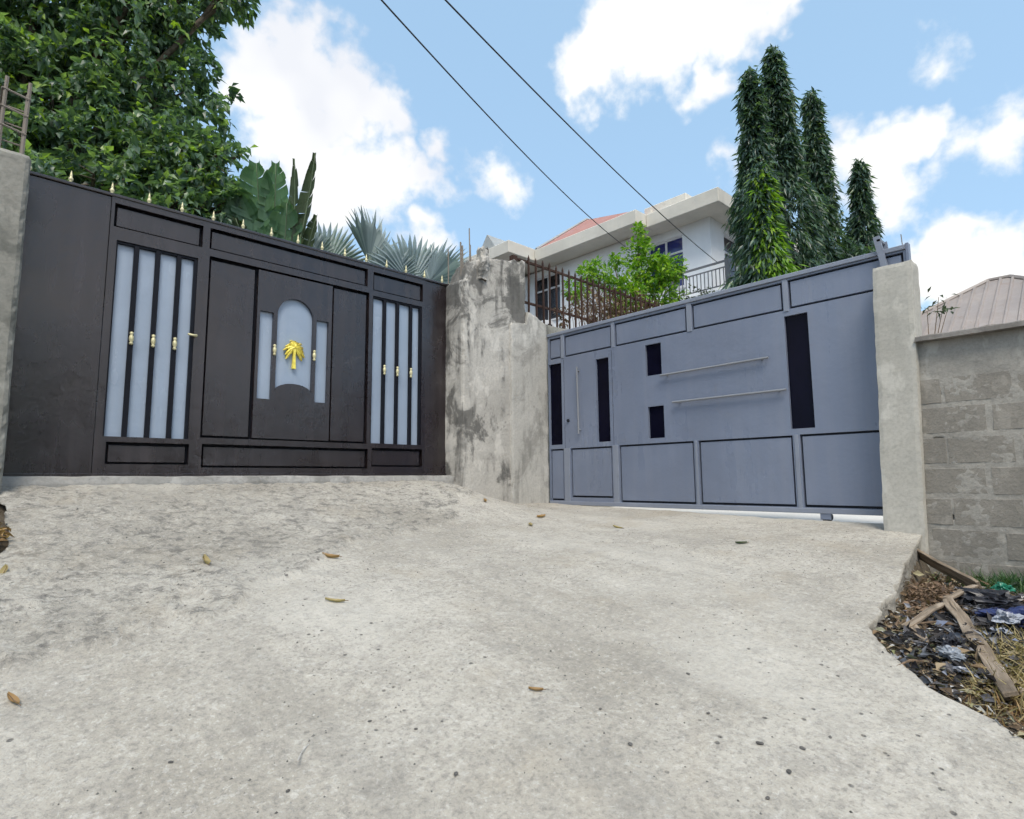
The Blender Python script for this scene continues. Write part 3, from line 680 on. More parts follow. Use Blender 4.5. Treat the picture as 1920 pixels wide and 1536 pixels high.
# ------------------------------------------------------------------ white house
h = thing('house', (16.5, 11.5, -.5), 'two storey white house with wide cream eaves and a red hipped roof', 'house')
def wall_y(mb, X, y0, y1, z0, z1, holes, th=.25):
    g_ = GB(lambda u, z, d: (X - d, u, z)); g_.plate(y0, y1, z0, z1, holes, -th, 0); mb.v, mb.f = g_.v, g_.f; return mb
def wall_x(mb, Y, x0, x1, z0, z1, holes, th=.25):
    g_ = GB(lambda u, z, d: (u, Y - d, z)); g_.plate(x0, x1, z0, z1, holes, -th, 0); mb.v, mb.f = g_.v, g_.f; return mb
w1 = [(8.75, 9.95, 5.62, 7.2)]; w2 = [(13.30, 14.55, 5.55, 7.22)]; w3 = [(16.0, 17.9, 5.3, 7.2)]
wall_y(MB(), 15.2, 7.85, 10.1, -.6, 7.45, w1).build('wall', M['house_white'], h)
wall_y(MB(), 14.8, 10.1, 15.0, -.6, 7.45, w2).build('wall', M['house_white'], h)
MB().box(15.052, 15.198, 10.103, 10.35, -.6, 7.448).build('wall', M['house_white'], h)
wall_x(MB(), 7.85, 15.451, 22, -.6, 7.45, w3).build('wall', M['house_white'], h)
MB().box(13.6, 14.79, 14.85, 18, -.6, 7.35).build('wall', M['house_white'], h)
MB().box(15.5, 22, 8.15, 18, -.6, 7.4).build('core', M['house_white'], h)
# flat eave slabs
MB().box(14.5, 23, 7.2, 9.52, 7.44, 7.86).build('eave', M['fascia'], h, bevel=.02)
MB().box(14.0, 23, 9.525, 13.755, 7.46, 7.88).build('eave', M['fascia'], h, bevel=.02)
MB().box(12.8, 23, 13.76, 19, 7.50, 7.93).build('eave', M['fascia'], h, bevel=.02)
MB().box(15.3, 18, 8.62, 10.1, 7.86, 8.50).build('parapet', M['fascia'], h, bevel=.02)
MB().box(14.9, 15.0, 9.6, 9.72, 7.88, 8.2).build('roof_stub', M['fascia'], h)
rf = MB().add([(14.08, 9.7, 7.90), (14.08, 13.72, 7.90), (17.5, 14.25, 10.22), (20, 13.4, 10.22), (22, 14.0, 7.9), (22, 9.6, 7.9)], [(0, 1, 2), (1, 4, 3, 2), (4, 5, 3), (5, 0, 2, 3)]).build('roof', M['roof_red'], h)
MB().tube([(14.08, 13.72, 7.93), (17.5, 14.25, 10.25), (20, 13.4, 10.25)], .05, 6).build('ridge_tiles', M['roof_grey'], rf)
MB().add([(13.4, 16.2, 8.0), (13.4, 14.9, 8.0), (13.4, 15.55, 8.85), (16, 16.2, 8.0), (16, 14.9, 8.0), (16, 15.55, 8.85)], [(0, 1, 2), (0, 2, 5, 3), (1, 4, 5, 2), (3, 5, 4)]).build('roof_gable', M['roof_grey'], h)
def window(X, y0, y1, z0, z1, glass, axis='y', trans=.30, mull=1):
    mp = (lambda u, z, d: (X - d, u, z)) if axis == 'y' else (lambda u, z, d: (u, X - d, z))
    zt = z1 - (z1-z0)*trans; cells = []; n = mull+1; wd = (y1-y0)/n
    for k in range(n): cells += [(y0+k*wd+.03, y0+(k+1)*wd-.03, z0+.05, zt-.03), (y0+k*wd+.03, y0+(k+1)*wd-.03, zt+.03, z1-.05)]
    f_ = GB(mp).plate(y0, y1, z0, z1, cells, -.14, -.08).build('window', M['white_frame'], h)
    for c in cells: GB(mp).gbox(c[0]-.005, c[1]+.005, c[2]-.005, c[3]+.005, -.13, -.115).build('pane', M[glass], f_)
    GB(mp).gbox(y0-.06, y1+.06, z0-.06, z0-.002, -.1, .05).build('sill', M['white_frame'], f_)
window(15.2, *w1[0], 'blue_glass'); window(14.8, *w2[0], 'window_dark'); window(7.85, *w3[0], 'window_dark', 'x', .28, 1)
# balcony at the corner
MB().box(14.25, 15.19, 6.9, 10.5, 4.62, 4.9).box(15.195, 18, 6.9, 7.84, 4.62, 4.9).build('balcony_slab', M['house_white'], h)
rl = MB().beam((14.32, 6.97, 5.66), (14.32, 10.4, 5.66), .05, .05).beam((14.32, 6.97, 5.50), (14.32, 10.4, 5.50), .03, .03).beam((14.32, 6.97, 5.02), (14.32, 10.4, 5.02), .03, .03).beam((14.32, 6.97, 5.66), (18, 6.97, 5.66), .05, .05).beam((14.32, 6.97, 5.02), (18, 6.97, 5.02), .03, .03).build('balcony_rail', M['rail_grey'], h)
for (x, y) in [(14.32, 6.97), (14.32, 8.6), (14.32, 10.4), (16.2, 6.97)]: MB().box(x-.05, x+.05, y-.05, y+.05, 4.9, 5.72).build('post', M['rail_grey'], rl)
bl = MB().box(-.01, .01, -.01, .01, 0, .48).mesh('baluster', M['rail_grey'])
for k in range(30): link('baluster', bl, rl, (14.32, 7.08+k*.11, 5.02))

# ------------------------------------------------------------------ far house with a ribbed metal roof on the right
h2 = thing('house', (17.7, 1.9, -.5), 'house with a dusty pink ribbed metal hipped roof beyond the block wall', 'house')
PK = [(17.7, 2.14, 4.62), (17.7, 1.72, 4.62)]; E4 = [(14.9, 4.9, 2.75), (14.9, -1.1, 2.75), (20.5, -1.1, 2.75), (20.5, 4.9, 2.75)]
for poly, nr in [([E4[0], E4[1], PK[1], PK[0]], 26), ([E4[1], E4[2], PK[1]], 24), ([E4[2], E4[3], PK[0], PK[1]], 26), ([E4[3], E4[0], PK[0]], 24)]:
    P = [Vector(p) for p in poly]; sh = MB().add(P, [tuple(range(len(P)))]).build('roof_sheet', M['roof_metal'], h2)
    a, b = P[0], P[1]; ev = (b-a); ed = ev.normalized(); nrm = ev.cross(P[2]-a).normalized(); nrm = nrm if nrm.z > 0 else -nrm; sl = nrm.cross(ed).normalized(); sl = sl if sl.z > 0 else -sl
    rb = MB(); L = ev.length
    top = P[2:]; s2 = [(q-a).dot(ed) for q in top]; hgt = (top[0]-a).dot(sl)
    sL, sR = min(s2), max(s2)
    for k in range(1, nr):
        s_ = L*k/nr; hh = hgt*min(1, s_/sL if s_ < sL else ((L-s_)/(L-sR) if s_ > sR else 1)); p = a + ed*s_
        rb.add([p-ed*.035, p+ed*.035, p+ed*.035+sl*hh, p-ed*.035+sl*hh, p-ed*.016+nrm*.035, p+ed*.016+nrm*.035, p+ed*.016+sl*hh+nrm*.035, p-ed*.016+sl*hh+nrm*.035], [(4,5,6,7),(0,1,5,4),(1,2,6,5),(3,0,4,7)])
    rb.build('rib', M['roof_metal'], sh, fix=False)['kind'] = 'stuff'
MB().tube([E4[0], PK[0], PK[1], E4[1]], .06, 6).build('ridge_cap', M['roof_metal'], h2)
MB().box(15.4, 20, -.6, 4.4, -.6, 2.8).build('wall', M['house_white'], h2)

# ------------------------------------------------------------------ foliage helpers
LEAF_V = np.array([(0, 0, 0), (-.5, .42, .10), (0, .45, 0), (.5, .42, .10), (0, 1, -.12)]); LEAF_F = np.array([(0, 2, 1), (0, 3, 2), (1, 2, 4), (2, 3, 4)])
def leaves(P, D, L, W, roll=None, tv=LEAF_V, tf=LEAF_F, droop=0):
    """many leaves at once: roots P, directions D, lengths L, widths W -> verts, faces"""
    P = np.asarray(P, float); D = np.asarray(D, float); n = len(P); D = D/np.linalg.norm(D, axis=1, keepdims=True)
    up = np.tile([0, 0, 1.0], (n, 1)) + RNG.normal(0, .35 if roll is None else roll, (n, 3))
    X = np.cross(D, up); X /= np.linalg.norm(X, axis=1, keepdims=True)+1e-9; Z = np.cross(X, D)
    T = tv[None, :, :]
    V = P[:, None, :] + X[:, None, :]*(T[..., 0:1]*np.asarray(W)[:, None, None]) + D[:, None, :]*(T[..., 1:2]*np.asarray(L)[:, None, None]) + Z[:, None, :]*(T[..., 2:3]*np.asarray(L)[:, None, None])
    Fc = tf[None] + (np.arange(n)*len(tv))[:, None, None]
    return V.reshape(-1, 3), Fc.reshape(-1, tf.shape[1])
def sphere(n):
    v = RNG.normal(size=(n, 3)); return v/np.linalg.norm(v, axis=1, keepdims=True)
def crown(blobs, per, nl, L, W, droop, lo=.55):
    """leaf clumps through the outer volume of some lobes"""
    PP = []; DD = []; LL = []; WW = []
    for (x, y, z, rr) in blobs:
        n = int(per*rr*rr)+6; d = sphere(n); q = np.array([x, y, z]) + d*(rr*(lo+(1.04-lo)*RNG.random((n, 1))**.6))*(1+.16*np.sin(d[:, :1]*7+x)+.12*np.sin(d[:, 2:]*9+y))
        for k in range(nl):
            o = sphere(n)*.10*(L/.18); dd = d*.55 + sphere(n)*.75 + np.array([0, 0, -droop])
            PP.append(q+o); DD.append(dd); s = RNG.uniform(.65, 1.3, n); LL.append(L*s); WW.append(W*s*RNG.uniform(.8, 1.2, n))
    return leaves(np.vstack(PP), np.vstack(DD), np.hstack(LL), np.hstack(WW))
def add_leaves(name, parent, VF, mat):
    V, F_ = VF; return link(name, mesh_np(name, V-np.array(woff(parent)), F_, mat), parent)

# ------------------------------------------------------------------ big tree behind the brown gate
r = thing('broadleaf_tree', (.2, 10.3, -.1), 'large dense green broadleaf tree towering behind the brown gate', 'tree')
TB = [(0.31,11.02,6.86,1.60),(1.34,10.08,6.69,1.20),(1.78,9.77,5.87,0.95),(0.73,10.21,5.10,1.30),(1.49,9.55,4.86,0.95),(1.92,8.96,4.29,0.78),(2.28,8.60,4.40,0.46),(2.46,8.42,3.75,0.44),(0.40,9.35,3.89,0.85),(1.11,8.72,3.68,0.60),(1.85,8.46,3.51,0.50),(-0.92,12.22,6.55,2.00),(-0.42,10.78,4.02,1.50),(1.84,9.54,7.17,0.68),(2.45,8.93,7.41,0.35),(0.39,10.60,8.97,2.00),(1.86,9.30,8.55,1.00),(0.2,8.9,3.0,.8),(1.5,8.6,2.9,.7),(2.7,8.6,3.0,.6)]
add_leaves('crown', r, crown(TB, 205, 12, .14, .072, .6), M['leaf_tree'])
V1, F1 = crown([(a, b, c, d*.6) for a, b, c, d in TB], 150, 7, .16, .08, .3, .1)
add_leaves('inner_foliage', r, (V1, F1), M['leaf_tree'])
tr = MB(); tr.tube([(.2, 10.4, -.3), (.25, 10.35, 1.2), (.15, 10.4, 2.6), (.3, 10.5, 4.2), (.3, 10.8, 6.5)], .24, 12, .10)
for b in TB:
    s0 = Vector((.2, 10.4, 1.6+.35*b[2]*.6)); e0 = Vector(b[:3]); mdl = s0.lerp(e0, .5) + Vector((0, 0, .25)); tr.tube([s0, mdl, e0, e0+(e0-mdl)*.3], .07, 6, .015)
    for k in range(5):
        q = e0 + Vector(sphere(1)[0])*b[3]*.8; tr.tube([e0.lerp(mdl, .3), e0.lerp(q, .5)+Vector((0, 0, .06)), q], .022, 5, .006)
tr.build('trunk', M['bark'], r, smooth=True)

# smaller unseen trees added behind the camera to darken the gates' reflections
cr_ = r.children[0].data; tk_ = [o for o in r.children if o.name.startswith('trunk')][0].data
for (x, y, s_, rz) in [(1.5, -8.2, .46, .4), (5.2, -8.6, .38, 2.1), (9.0, -8.0, .36, 3.6), (13.0, -8.4, .40, 5.0), (-2.4, -8.0, .42, 1.2)]:
    o = thing('broadleaf_tree', (x, y, -1.75), 'small unseen broadleaf tree added for the gates to reflect', 'tree', 'unseen trees added for reflections'); o.scale = (s_, s_, s_); o.rotation_euler = (0, 0, rz)
    for nm, me in (('crown', cr_), ('trunk', tk_)):
        ch = bpy.data.objects.new(nm, me); COL.objects.link(ch); ch.parent = o

# traveller's palm: long torn paddle leaves
def paddle(parent, base, tip, width, side, mat, bend=.15, torn=.2, n=13):
    base = Vector(base); tip = Vector(tip); side = Vector(side).normalized(); ax_ = (tip-base); nrm = ax_.cross(side).normalized(); au = ax_.normalized()
    def cp(s): return base + ax_*s + nrm*bend*math.sin(PI*s)
    mb = MB(); s0 = .22
    for sd in (-1, 1):
        cuts = sorted([s0, 1.0] + [s0+(1-s0)*(k+random.uniform(-.35, .35))/n for k in range(1, n)])
        for a, b in zip(cuts[:-1], cuts[1:]):                       # one torn section of the blade
            m_ = (a+b)/2; tilt = random.uniform(-.35, .12); rise = .42+random.uniform(-.08, .08); tw = random.uniform(1-torn, 1.03)
            dir_ = (side*sd*.93 + au*rise + nrm*tilt).normalized(); R = []
            for q in (0, .25, .5, .75, 1):
                s_ = a+(b-a)*q; t_ = (s_-s0)/(1-s0); w = width*max(.06, math.sin(PI*min(1, .08+t_*.95)))**.5*tw*(1-.10*abs(q-.5)*random.random())
                A = cp(s_); R.append([A + dir_*w*f + nrm*(.05*width*math.sin(PI*f) - .16*width*f*f) for f in (0, .35, .7, 1)])
            vs = [p for r_ in R for p in r_]; mb.add(vs, [(i*4+j, i*4+j+1, (i+1)*4+j+1, (i+1)*4+j) for i in range(4) for j in range(3)])
    o = mb.build('leaf', mat, parent, fix=False)
    MB().tube([cp(i/10-.1) for i in range(12)], .022, 6, .004).build('midrib', M['leaf_rib'], o, smooth=True)
flat('leaf_rib', (.13, .18, .10), .5, 0, .15, 10)
r = thing('travellers_palm', (2.85, 7.9, -.1), 'banana like palm with tall torn paddle leaves behind the brown gate', 'palm')
sd = (.73, -.68, 0)
for bs, tp, w, s_, mt in [((2.72, 8.05, 2.45), (2.64, 7.87, 4.30), .36, sd, 'leaf_banana'), ((2.88, 7.85, 2.4), (2.86, 7.75, 4.33), .27, (.8, -.4, .2), 'leaf_banana'), ((2.95, 7.80, 2.35), (3.02, 7.52, 4.36), .10, (.5, -.9, 0), 'leaf_dark'), ((2.98, 7.75, 2.35), (3.215, 7.30, 4.43), .135, (.55, -.6, .45), 'leaf_dark'), ((2.80, 8.0, 2.4), (2.46, 8.1, 3.95), .30, sd, 'leaf_banana'), ((2.9, 7.8, 2.3), (2.98, 7.62, 3.75), .30, (.75, -.6, .1), 'leaf_banana'), ((2.75, 7.95, 2.3), (2.45, 8.0, 3.5), .2, sd, 'leaf_dark'), ((2.9, 7.8, 2.2), (3.35, 7.5, 3.65), .15, (.7, -.7, .2), 'leaf_dark')]:
    paddle(r, bs, tp, w, s_, M[mt])
MB().tube([(2.85, 7.9, -.2), (2.85, 7.88, 1.2), (2.86, 7.86, 2.6)], .16, 10, .10).build('trunk', M['bark'], r, smooth=True)

# silver fan palms
def fan(parent, hub, base, axis_, nrm, L, spread, nseg=32, mat='leaf_fan'):
    hub = Vector(hub); a = Vector(axis_).normalized(); nr = Vector(nrm); nr = (nr - a*nr.dot(a)).normalized(); s_ = a.cross(nr).normalized()
    mb = MB(); dth = 2*spread/nseg
    for k in range(nseg):
        th = -spread + dth*(k+.5); l = L*(.78+.22*math.cos(th*.75))*random.uniform(.93, 1.04); cup = .16*abs(th/spread)**2*L
        def pt(rr, ang, lift): return hub + (a*math.cos(ang)+s_*math.sin(ang))*rr + nr*(lift + cup*(rr/L)**2)
        i_ = .66*l; q = RNG.uniform(-.05, .05); fold = .045*L
        mb.add([hub, pt(i_, th-dth*.52, 0), pt(i_, th, fold), pt(i_, th+dth*.52, 0), pt(l*.80, th-dth*.36+q*.3, q*L), pt(l*.80, th+q*.3, fold*.5+q*L), pt(l*.80, th+dth*.36+q*.3, q*L), pt(l, th+q*.6, q*2.2*L-.03*L)],
               [(0, 1, 2), (0, 2, 3), (1, 4, 5, 2), (2, 5, 6, 3), (4, 7, 5), (5, 7, 6)])
    o = mb.build('fan_leaf', M[mat], parent, fix=False)
    b = Vector(base); MB().tube([b, b.lerp(hub, .5)+Vector((0, 0, .04)), hub, hub+a*L*.18], .02, 6, .010).build('petiole', M['leaf_rib'], o, smooth=True)
CAMV = Vector((-.68, -.72, -.1))
def fans(name, loc, label, hubs):
    r = thing(name, loc, label, 'palm', 'silver fan palms behind the brown gate'); c = (loc[0], loc[1], 2.1)
    for (hub, ax_, nr, L, sp) in hubs: fan(r, hub, c, ax_, nr, L, math.radians(sp))
    MB().tube([(loc[0], loc[1], -.2), (loc[0]+.02, loc[1], 1), (loc[0], loc[1], 2.2)], .17, 12, .13).build('trunk', M['bark'], r, smooth=True)
    return r
SD = Vector((.73, -.68, 0))
fans('fan_palm', (4.05, 8.1, -.1), 'silver blue fan palm between the paddle leaved palm and the old pillar, left one', [
    ((3.86, 8.25, 3.22), Vector((0, 0, 1))-SD*.25, CAMV+SD*.5, .78, 105), ((4.36, 7.85, 3.32), Vector((0, 0, 1))+SD*.08, CAMV*.4+SD*.9, .86, 62),
    ((3.66, 8.42, 3.28), Vector((0, 0, .8))-SD*.6, CAMV, .66, 100)])
fans('fan_palm', (4.95, 7.35, -.1), 'silver blue fan palm closest to the old pillar, right one', [
    ((4.84, 7.40, 2.98), Vector((0, 0, 1))-SD*.1, CAMV+SD*.3, .84, 108), ((5.05, 7.2, 3.02), Vector((0, 0, .8))+SD*.55, CAMV-SD*.5, .74, 95), ((4.60, 7.62, 3.0), Vector((0, 0, .9))-SD*.3, CAMV, .62, 100)])

# ------------------------------------------------------------------ mast trees
MAST_V = np.array([(0, 0, 0), (-.5, .35, .04), (0, .38, 0), (.5, .35, .04), (0, 1, .05)])
def mast(x, y, top, R, label, base=-.4, n=900, low=1.0, mat='leaf_mast', seed=0, sunlit_young=None):
    r = thing('mast_tree', (x, y, base), label, 'tree', 'slender drooping mast trees behind the grey gate')
    rs = np.random.default_rng(seed); H = top-base; t = rs.random(n)**.85
    def rad(t): return R*(.80+.42*(1-t))*np.minimum(1, ((1-t)*H/4.2)**.92)*(.80+.20*np.sin(t*19+seed*1.7)+.12*np.sin(t*47+seed*2))
    th = rs.random(n)*2*PI; bulge = 1+.18*np.sin(th*3+t*14+seed); rr = rad(t)*bulge*rs.uniform(.45, 1.0, n)
    c = np.stack([x+rr*np.cos(th), y+rr*np.sin(th), base+.6+(H-.6)*t], 1); out = np.stack([np.cos(th), np.sin(th), np.zeros(n)], 1)
    PP = []; DD = []
    for k in range(9):
        s = rs.uniform(0, .34, n)[:, None]; o = rs.normal(0, .05, (n, 3)); o[:, 2] *= 1.2
        PP.append(c + out*s*.35 + np.array([0, 0, -1.0])*s*.8 + o); DD.append(out*rs.uniform(.25, .75, (n, 1)) + rs.normal(0, .28, (n, 3)) + np.array([0, 0, -.85]))
    P = np.vstack(PP); D = np.vstack(DD); ln = rs.uniform(.10, .27, len(P))*rs.uniform(.8, 1.2, len(P))
    # the shoot at the very top stands up
    k = 26; zz = top-rs.random(k)*.7; th2 = rs.random(k)*2*PI; P2 = np.stack([np.full(k, x), np.full(k, y), zz], 1)
    D2 = np.stack([np.cos(th2), np.sin(th2), np.full(k, .15)-(top-zz)*.6], 1); P = np.vstack([P, P2]); D = np.vstack([D, D2]); ln = np.hstack([ln, rs.uniform(.14, .24, k)])
    if sunlit_young:  # lime new leaves on one side, with the sunlight there put into their colour
        ya = np.array(sunlit_young); kx = P - np.array([x, y, 0]); side = (kx[:, 0]*ya[0]+kx[:, 1]*ya[1])/np.hypot(*ya) > R*rs.uniform(-.35, .55, len(P))
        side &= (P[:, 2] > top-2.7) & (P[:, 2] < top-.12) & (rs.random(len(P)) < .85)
        add_leaves('sunlit_young_foliage', r, leaves(P[side], D[side], ln[side]*1.05, ln[side]*.24, .5, MAST_V), M['leaf_young_sunlit']); P = P[~side]; D = D[~side]; ln = ln[~side]
    add_leaves('crown', r, leaves(P, D, ln, ln*.24, .5, MAST_V), M[mat])
    MB().tube([(x, y, base-.1), (x+.02, y, base+H*.5), (x, y, top-.1)], .11, 8, .012).build('trunk', M['bark'], r, smooth=True)
    return r
mast(12.62, 5.36, 9.36, .60, 'tall mast tree on the left of the dark pair, slightly lower than its neighbour', n=1700, seed=1)
mast(13.42, 5.12, 10.18, .76, 'tallest mast tree, the pointed dark column right of the pair', n=2400, seed=2)
mast(15.15, 4.92, 9.80, .52, 'narrow dark mast tree between the tallest one and the short right one', n=1700, seed=3)
mast(16.20, 4.25, 8.02, .50, 'short dark mast tree at the right end of the row', n=1150, seed=4)
mast(11.50, 4.80, 6.34, .86, 'small mast tree in front of the pair with a lime green right side', n=1800, seed=5, sunlit_young=(.317, -.977))
r = thing('broadleaf_shrub', (16.6, 4.8, -.4), 'rounded green shrub between the two right mast trees', 'shrub')
add_leaves('crown', r, crown([(16.9, 4.85, 6.4, .6), (16.6, 4.75, 5.6, .7), (16.3, 4.9, 4.9, .8), (15.2, 4.2, 5.0, .5)], 150, 9, .16, .08, .3), M['leaf_mast'])
MB().tube([(16.6, 4.8, -.5), (16.6, 4.8, 3), (16.7, 4.8, 6)], .08, 8, .03).build('trunk', M['bark'], r)

# bright shrub and dry hedge behind the picket fence
r = thing('leafy_shrub', (9.4, 6.35, -.4), 'bright lime green shrub growing behind the rusty picket fence', 'shrub')
BB = [(9.43, 6.37, 4.02, .36), (9.40, 6.33, 4.42, .26), (9.39, 6.32, 4.80, .12), (9.78, 6.03, 4.05, .36), (9.95, 5.9, 4.1, .22), (8.83, 6.70, 3.72, .28), (8.42, 6.72, 3.95, .12), (8.30, 6.75, 3.75, .18), (9.16, 6.44, 3.45, .40), (9.74, 6.13, 3.50, .40), (8.05, 6.80, 3.45, .22), (8.9, 6.6, 4.15, .10), (9.1, 6.5, 3.0, .4)]
add_leaves('foliage', r, crown(BB, 620, 8, .10, .05, .1, .2), M['leaf_bush'])
st = MB()
for b in BB: st.tube([(9.3, 6.4, -.3), (9.25, 6.42, 1.8), Vector((9.2, 6.45, 2.4)).lerp(Vector(b[:3]), .5), b[:3]], .03, 5, .008)
st.build('stem', M['twig'], r)
r = thing('dry_hedge', (8.2, 6.1, -.4), 'dry brown twiggy hedge pressed against the rusty picket fence', 'hedge')
add_leaves('dead_leaves', r, crown([(7.55, 6.2, 2.9, .30), (7.95, 6.15, 2.95, .32), (8.35, 6.1, 2.98, .32), (8.75, 6.05, 3.02, .3), (9.05, 6.0, 2.98, .28), (7.2, 6.2, 2.7, .25), (8.1, 6.1, 2.6, .4), (8.7, 6.05, 2.65, .35)], 300, 7, .08, .035, .2, .1), M['leaf_brown'])
tw = MB()
for k in range(90):
    x = random.uniform(7.3, 9.2); y = random.uniform(5.95, 6.3); tw.tube([(x, y, 1.9), (x+random.uniform(-.15, .15), y, 2.6), (x+random.uniform(-.35, .35), y+random.uniform(-.1, .1), random.uniform(2.9, 3.35))], .007, 4, .003)
tw.build('twigs', M['twig'], r, fix=False)
r = thing('grey_shrub', (10.6, 6.0, -.4), 'dull grey green shrub under the balcony right of the lime shrub', 'shrub')
add_leaves('foliage', r, crown([(10.45, 6.15, 3.55, .22), (10.7, 5.95, 3.6, .22), (10.9, 5.75, 3.62, .2), (10.5, 6.0, 3.2, .4)], 420, 7, .07, .035, .1, .2), M['leaf_dark'])
MB().tube([(10.6, 6, -.4), (10.6, 6, 2), (10.6, 6, 3.3)], .04, 6, .02).build('stem', M['twig'], r)
r = thing('sparse_shrub', (10.6, 2.0, -.5), 'thin twiggy shrub peeping out behind the right pillar', 'shrub')
tw = MB(); lp = []
for k in range(4):
    e_ = Vector((10.62+random.uniform(-.12, .12), 2.0+random.uniform(-.22, .1), random.uniform(2.3, 3.0))); tw.tube([(10.6, 2.05, -.5), (10.6, 2.05, 1.6), e_], .012, 5, .004); lp.append(e_)
tw.build('stem', M['twig'], r)
P = np.array([np.array(q)+RNG.normal(0, .05, 3) for q in lp for _ in range(7)]); add_leaves('foliage', r, leaves(P, sphere(len(P)), RNG.uniform(.09, .15, len(P)), RNG.uniform(.04, .06, len(P))), M['leaf_dark'])

# ------------------------------------------------------------------ overhead cables
def cable(a, b, c, label):
    a, b, c = Vector(a), Vector(b), Vector(c); pts = []
    for i in range(33):
        s_ = -.5 + 1.5*i/32; pts.append(a*(1-s_)*(1-s_) + b*2*s_*(1-s_) + c*s_*s_)
    tag(MB().tube(pts, .0105, 6).build('power_cable', M['cable'], None, smooth=True, origin=tuple(a)), label, 'cable', 'cables running to the white house')
cable((3.022, 5.283, 5.276), (9.028, 7.915, 5.834), (13.867, 9.671, 6.609), 'thin black overhead cable, the left one of the two')
cable((3.54, 4.80, 5.27), (9.438, 6.288, 5.398), (14.928, 7.548, 5.919), 'thin black overhead cable ending by the balcony, the right one of the two')

# ------------------------------------------------------------------ rubbish and planks on the soil at the right
def gnd(x, y): return tz(x, y)
def plank(name, a, b, w, t_, label, up=(0, 0, 1), n=14):
    """weathered board with split ends, laid from a to b"""
    a = Vector(a); b = Vector(b); d = (b-a); L = d.length; mb = MB(); vs = []; fs = []
    for i in range(n+1):
        u = L*i/n; wob = .012*mnoise.noise((u*4, a.x, a.y)); tap = 1-.25*(1 if i in (0, n) else 0)*random.random()
        for (q, s_) in [(-.5, -.5), (.5, -.5), (.5, .5), (-.5, .5)]: vs.append((u, q*w*tap+wob, s_*t_+.006*mnoise.noise((u*6, q*3, 2))))
    for i in range(n):
        for k in range(4): fs.append((i*4+k, i*4+(k+1) % 4, (i+1)*4+(k+1) % 4, (i+1)*4+k))
    fs += [(3, 2, 1, 0), (n*4, n*4+1, n*4+2, n*4+3)]
    o = mb.add(vs, fs).build(name, M['wood'], None, bevel=.003); o.location = a
    x = d.normalized(); z = Vector(up); y = z.cross(x).normalized(); z = x.cross(y); o.rotation_euler = Matrix((x, y, z)).transposed().to_euler()
    return tag(o, label, 'plank', 'loose planks by the block wall')
plank('wooden_plank', (4.26, .845, -.72), (3.04, .425, -.845), .058, .02, 'long weathered plank slanting across the rubbish towards the driveway', (.1, .35, .9))
plank('wooden_plank', (4.20, .81, -.73), (3.10, .38, -.875), .05, .018, 'second weathered plank lying half under the long slanting one', (-.1, -.5, .8))
plank('wooden_plank', (4.25, .855, -.715), (4.78, .80, -.70), .04, .016, 'short pale plank end meeting the long slanting plank at a corner', (.2, 0, 1))
plank('wooden_plank', (5.42, 1.245, -.60), (4.95, .80, -.735), .10, .022, 'thick plank leaning against the slab edge beside the block wall', (.62, -.55, .5))
plank('wooden_plank', (3.62, .915, -.775), (4.2, .86, -.735), .042, .016, 'short broken board lying on the dry leaves left of the long plank')
plank('wooden_plank', (3.46, .80, -.80), (3.70, .90, -.775), .045, .015, 'tiny board splinter beside the slab edge')
def bag(name, c, rx, ry, rz, mat, label, seed, cat='plastic bag'):
    """crumpled sheet plastic: a folded closed skin"""
    bm = bmesh.new(); bmesh.ops.create_icosphere(bm, subdivisions=4, radius=1)
    for v in bm.verts:
        p = v.co.copy(); f_ = 1+.65*mnoise.noise(p*1.5+Vector((seed, 0, 0)))+.5*abs(mnoise.noise(p*3.7+Vector((0, seed, 0))))-.45*abs(mnoise.noise(p*7.5+Vector((0, 0, seed))))-.25*abs(mnoise.noise(p*15+Vector((seed, 0, seed))))
        v.co = Vector((p.x*rx*f_, p.y*ry*f_, max(-.3*rz, p.z*rz*f_)))
    me = bpy.data.meshes.new(name); bm.to_mesh(me); bm.free(); me.materials.append(M[mat]); o = link(name, me); o.location = c; o.rotation_euler = (0, 0, seed)
    return tag(o, label, cat)
bag('plastic_bag', (4.10, .53, -.75), .16, .09, .05, 'plastic_blue', 'crumpled dark blue plastic bag beside the long plank', 1.3)
bag('plastic_bag', (3.95, .545, -.73), .07, .05, .035, 'plastic_white', 'crumpled pale lilac plastic bag on the dark blue one', 2.9)
bag('plastic_bag', (3.80, .56, -.77), .05, .02, .018, 'plastic_white', 'narrow white plastic scrap under the pale bag', 5.2)
bag('plastic_bag', (3.36, .68, -.81), .085, .045, .025, 'plastic_grey', 'flattened grey plastic bag left of the long plank', 3.7)
bag('plastic_bag', (3.50, .70, -.80), .08, .05, .04, 'plastic_black', 'black plastic bag scrap behind the flattened grey one', 6.4)
bag('plastic_bag', (3.25, .62, -.845), .035, .025, .014, 'plastic_white', 'small white plastic scrap near the driveway edge', 8.1)
bag('plastic_bag', (4.9, .68, -.72), .05, .03, .03, 'plastic_green', 'small bright green plastic scrap by the weeds at the wall', 4.4)
bag('plastic_bag', (4.55, .70, -.75), .16, .10, .06, 'plastic_black', 'black plastic sheet between the leaning plank and the blue bag', 7.7)
bag('pile', (4.62, 1.03, -.76), .16, .08, .06, 'pile_brown', 'leaf and wood sack heaped against the slab edge', 9.3, 'pile')  # brown lump standing for a pile of leaves and wood
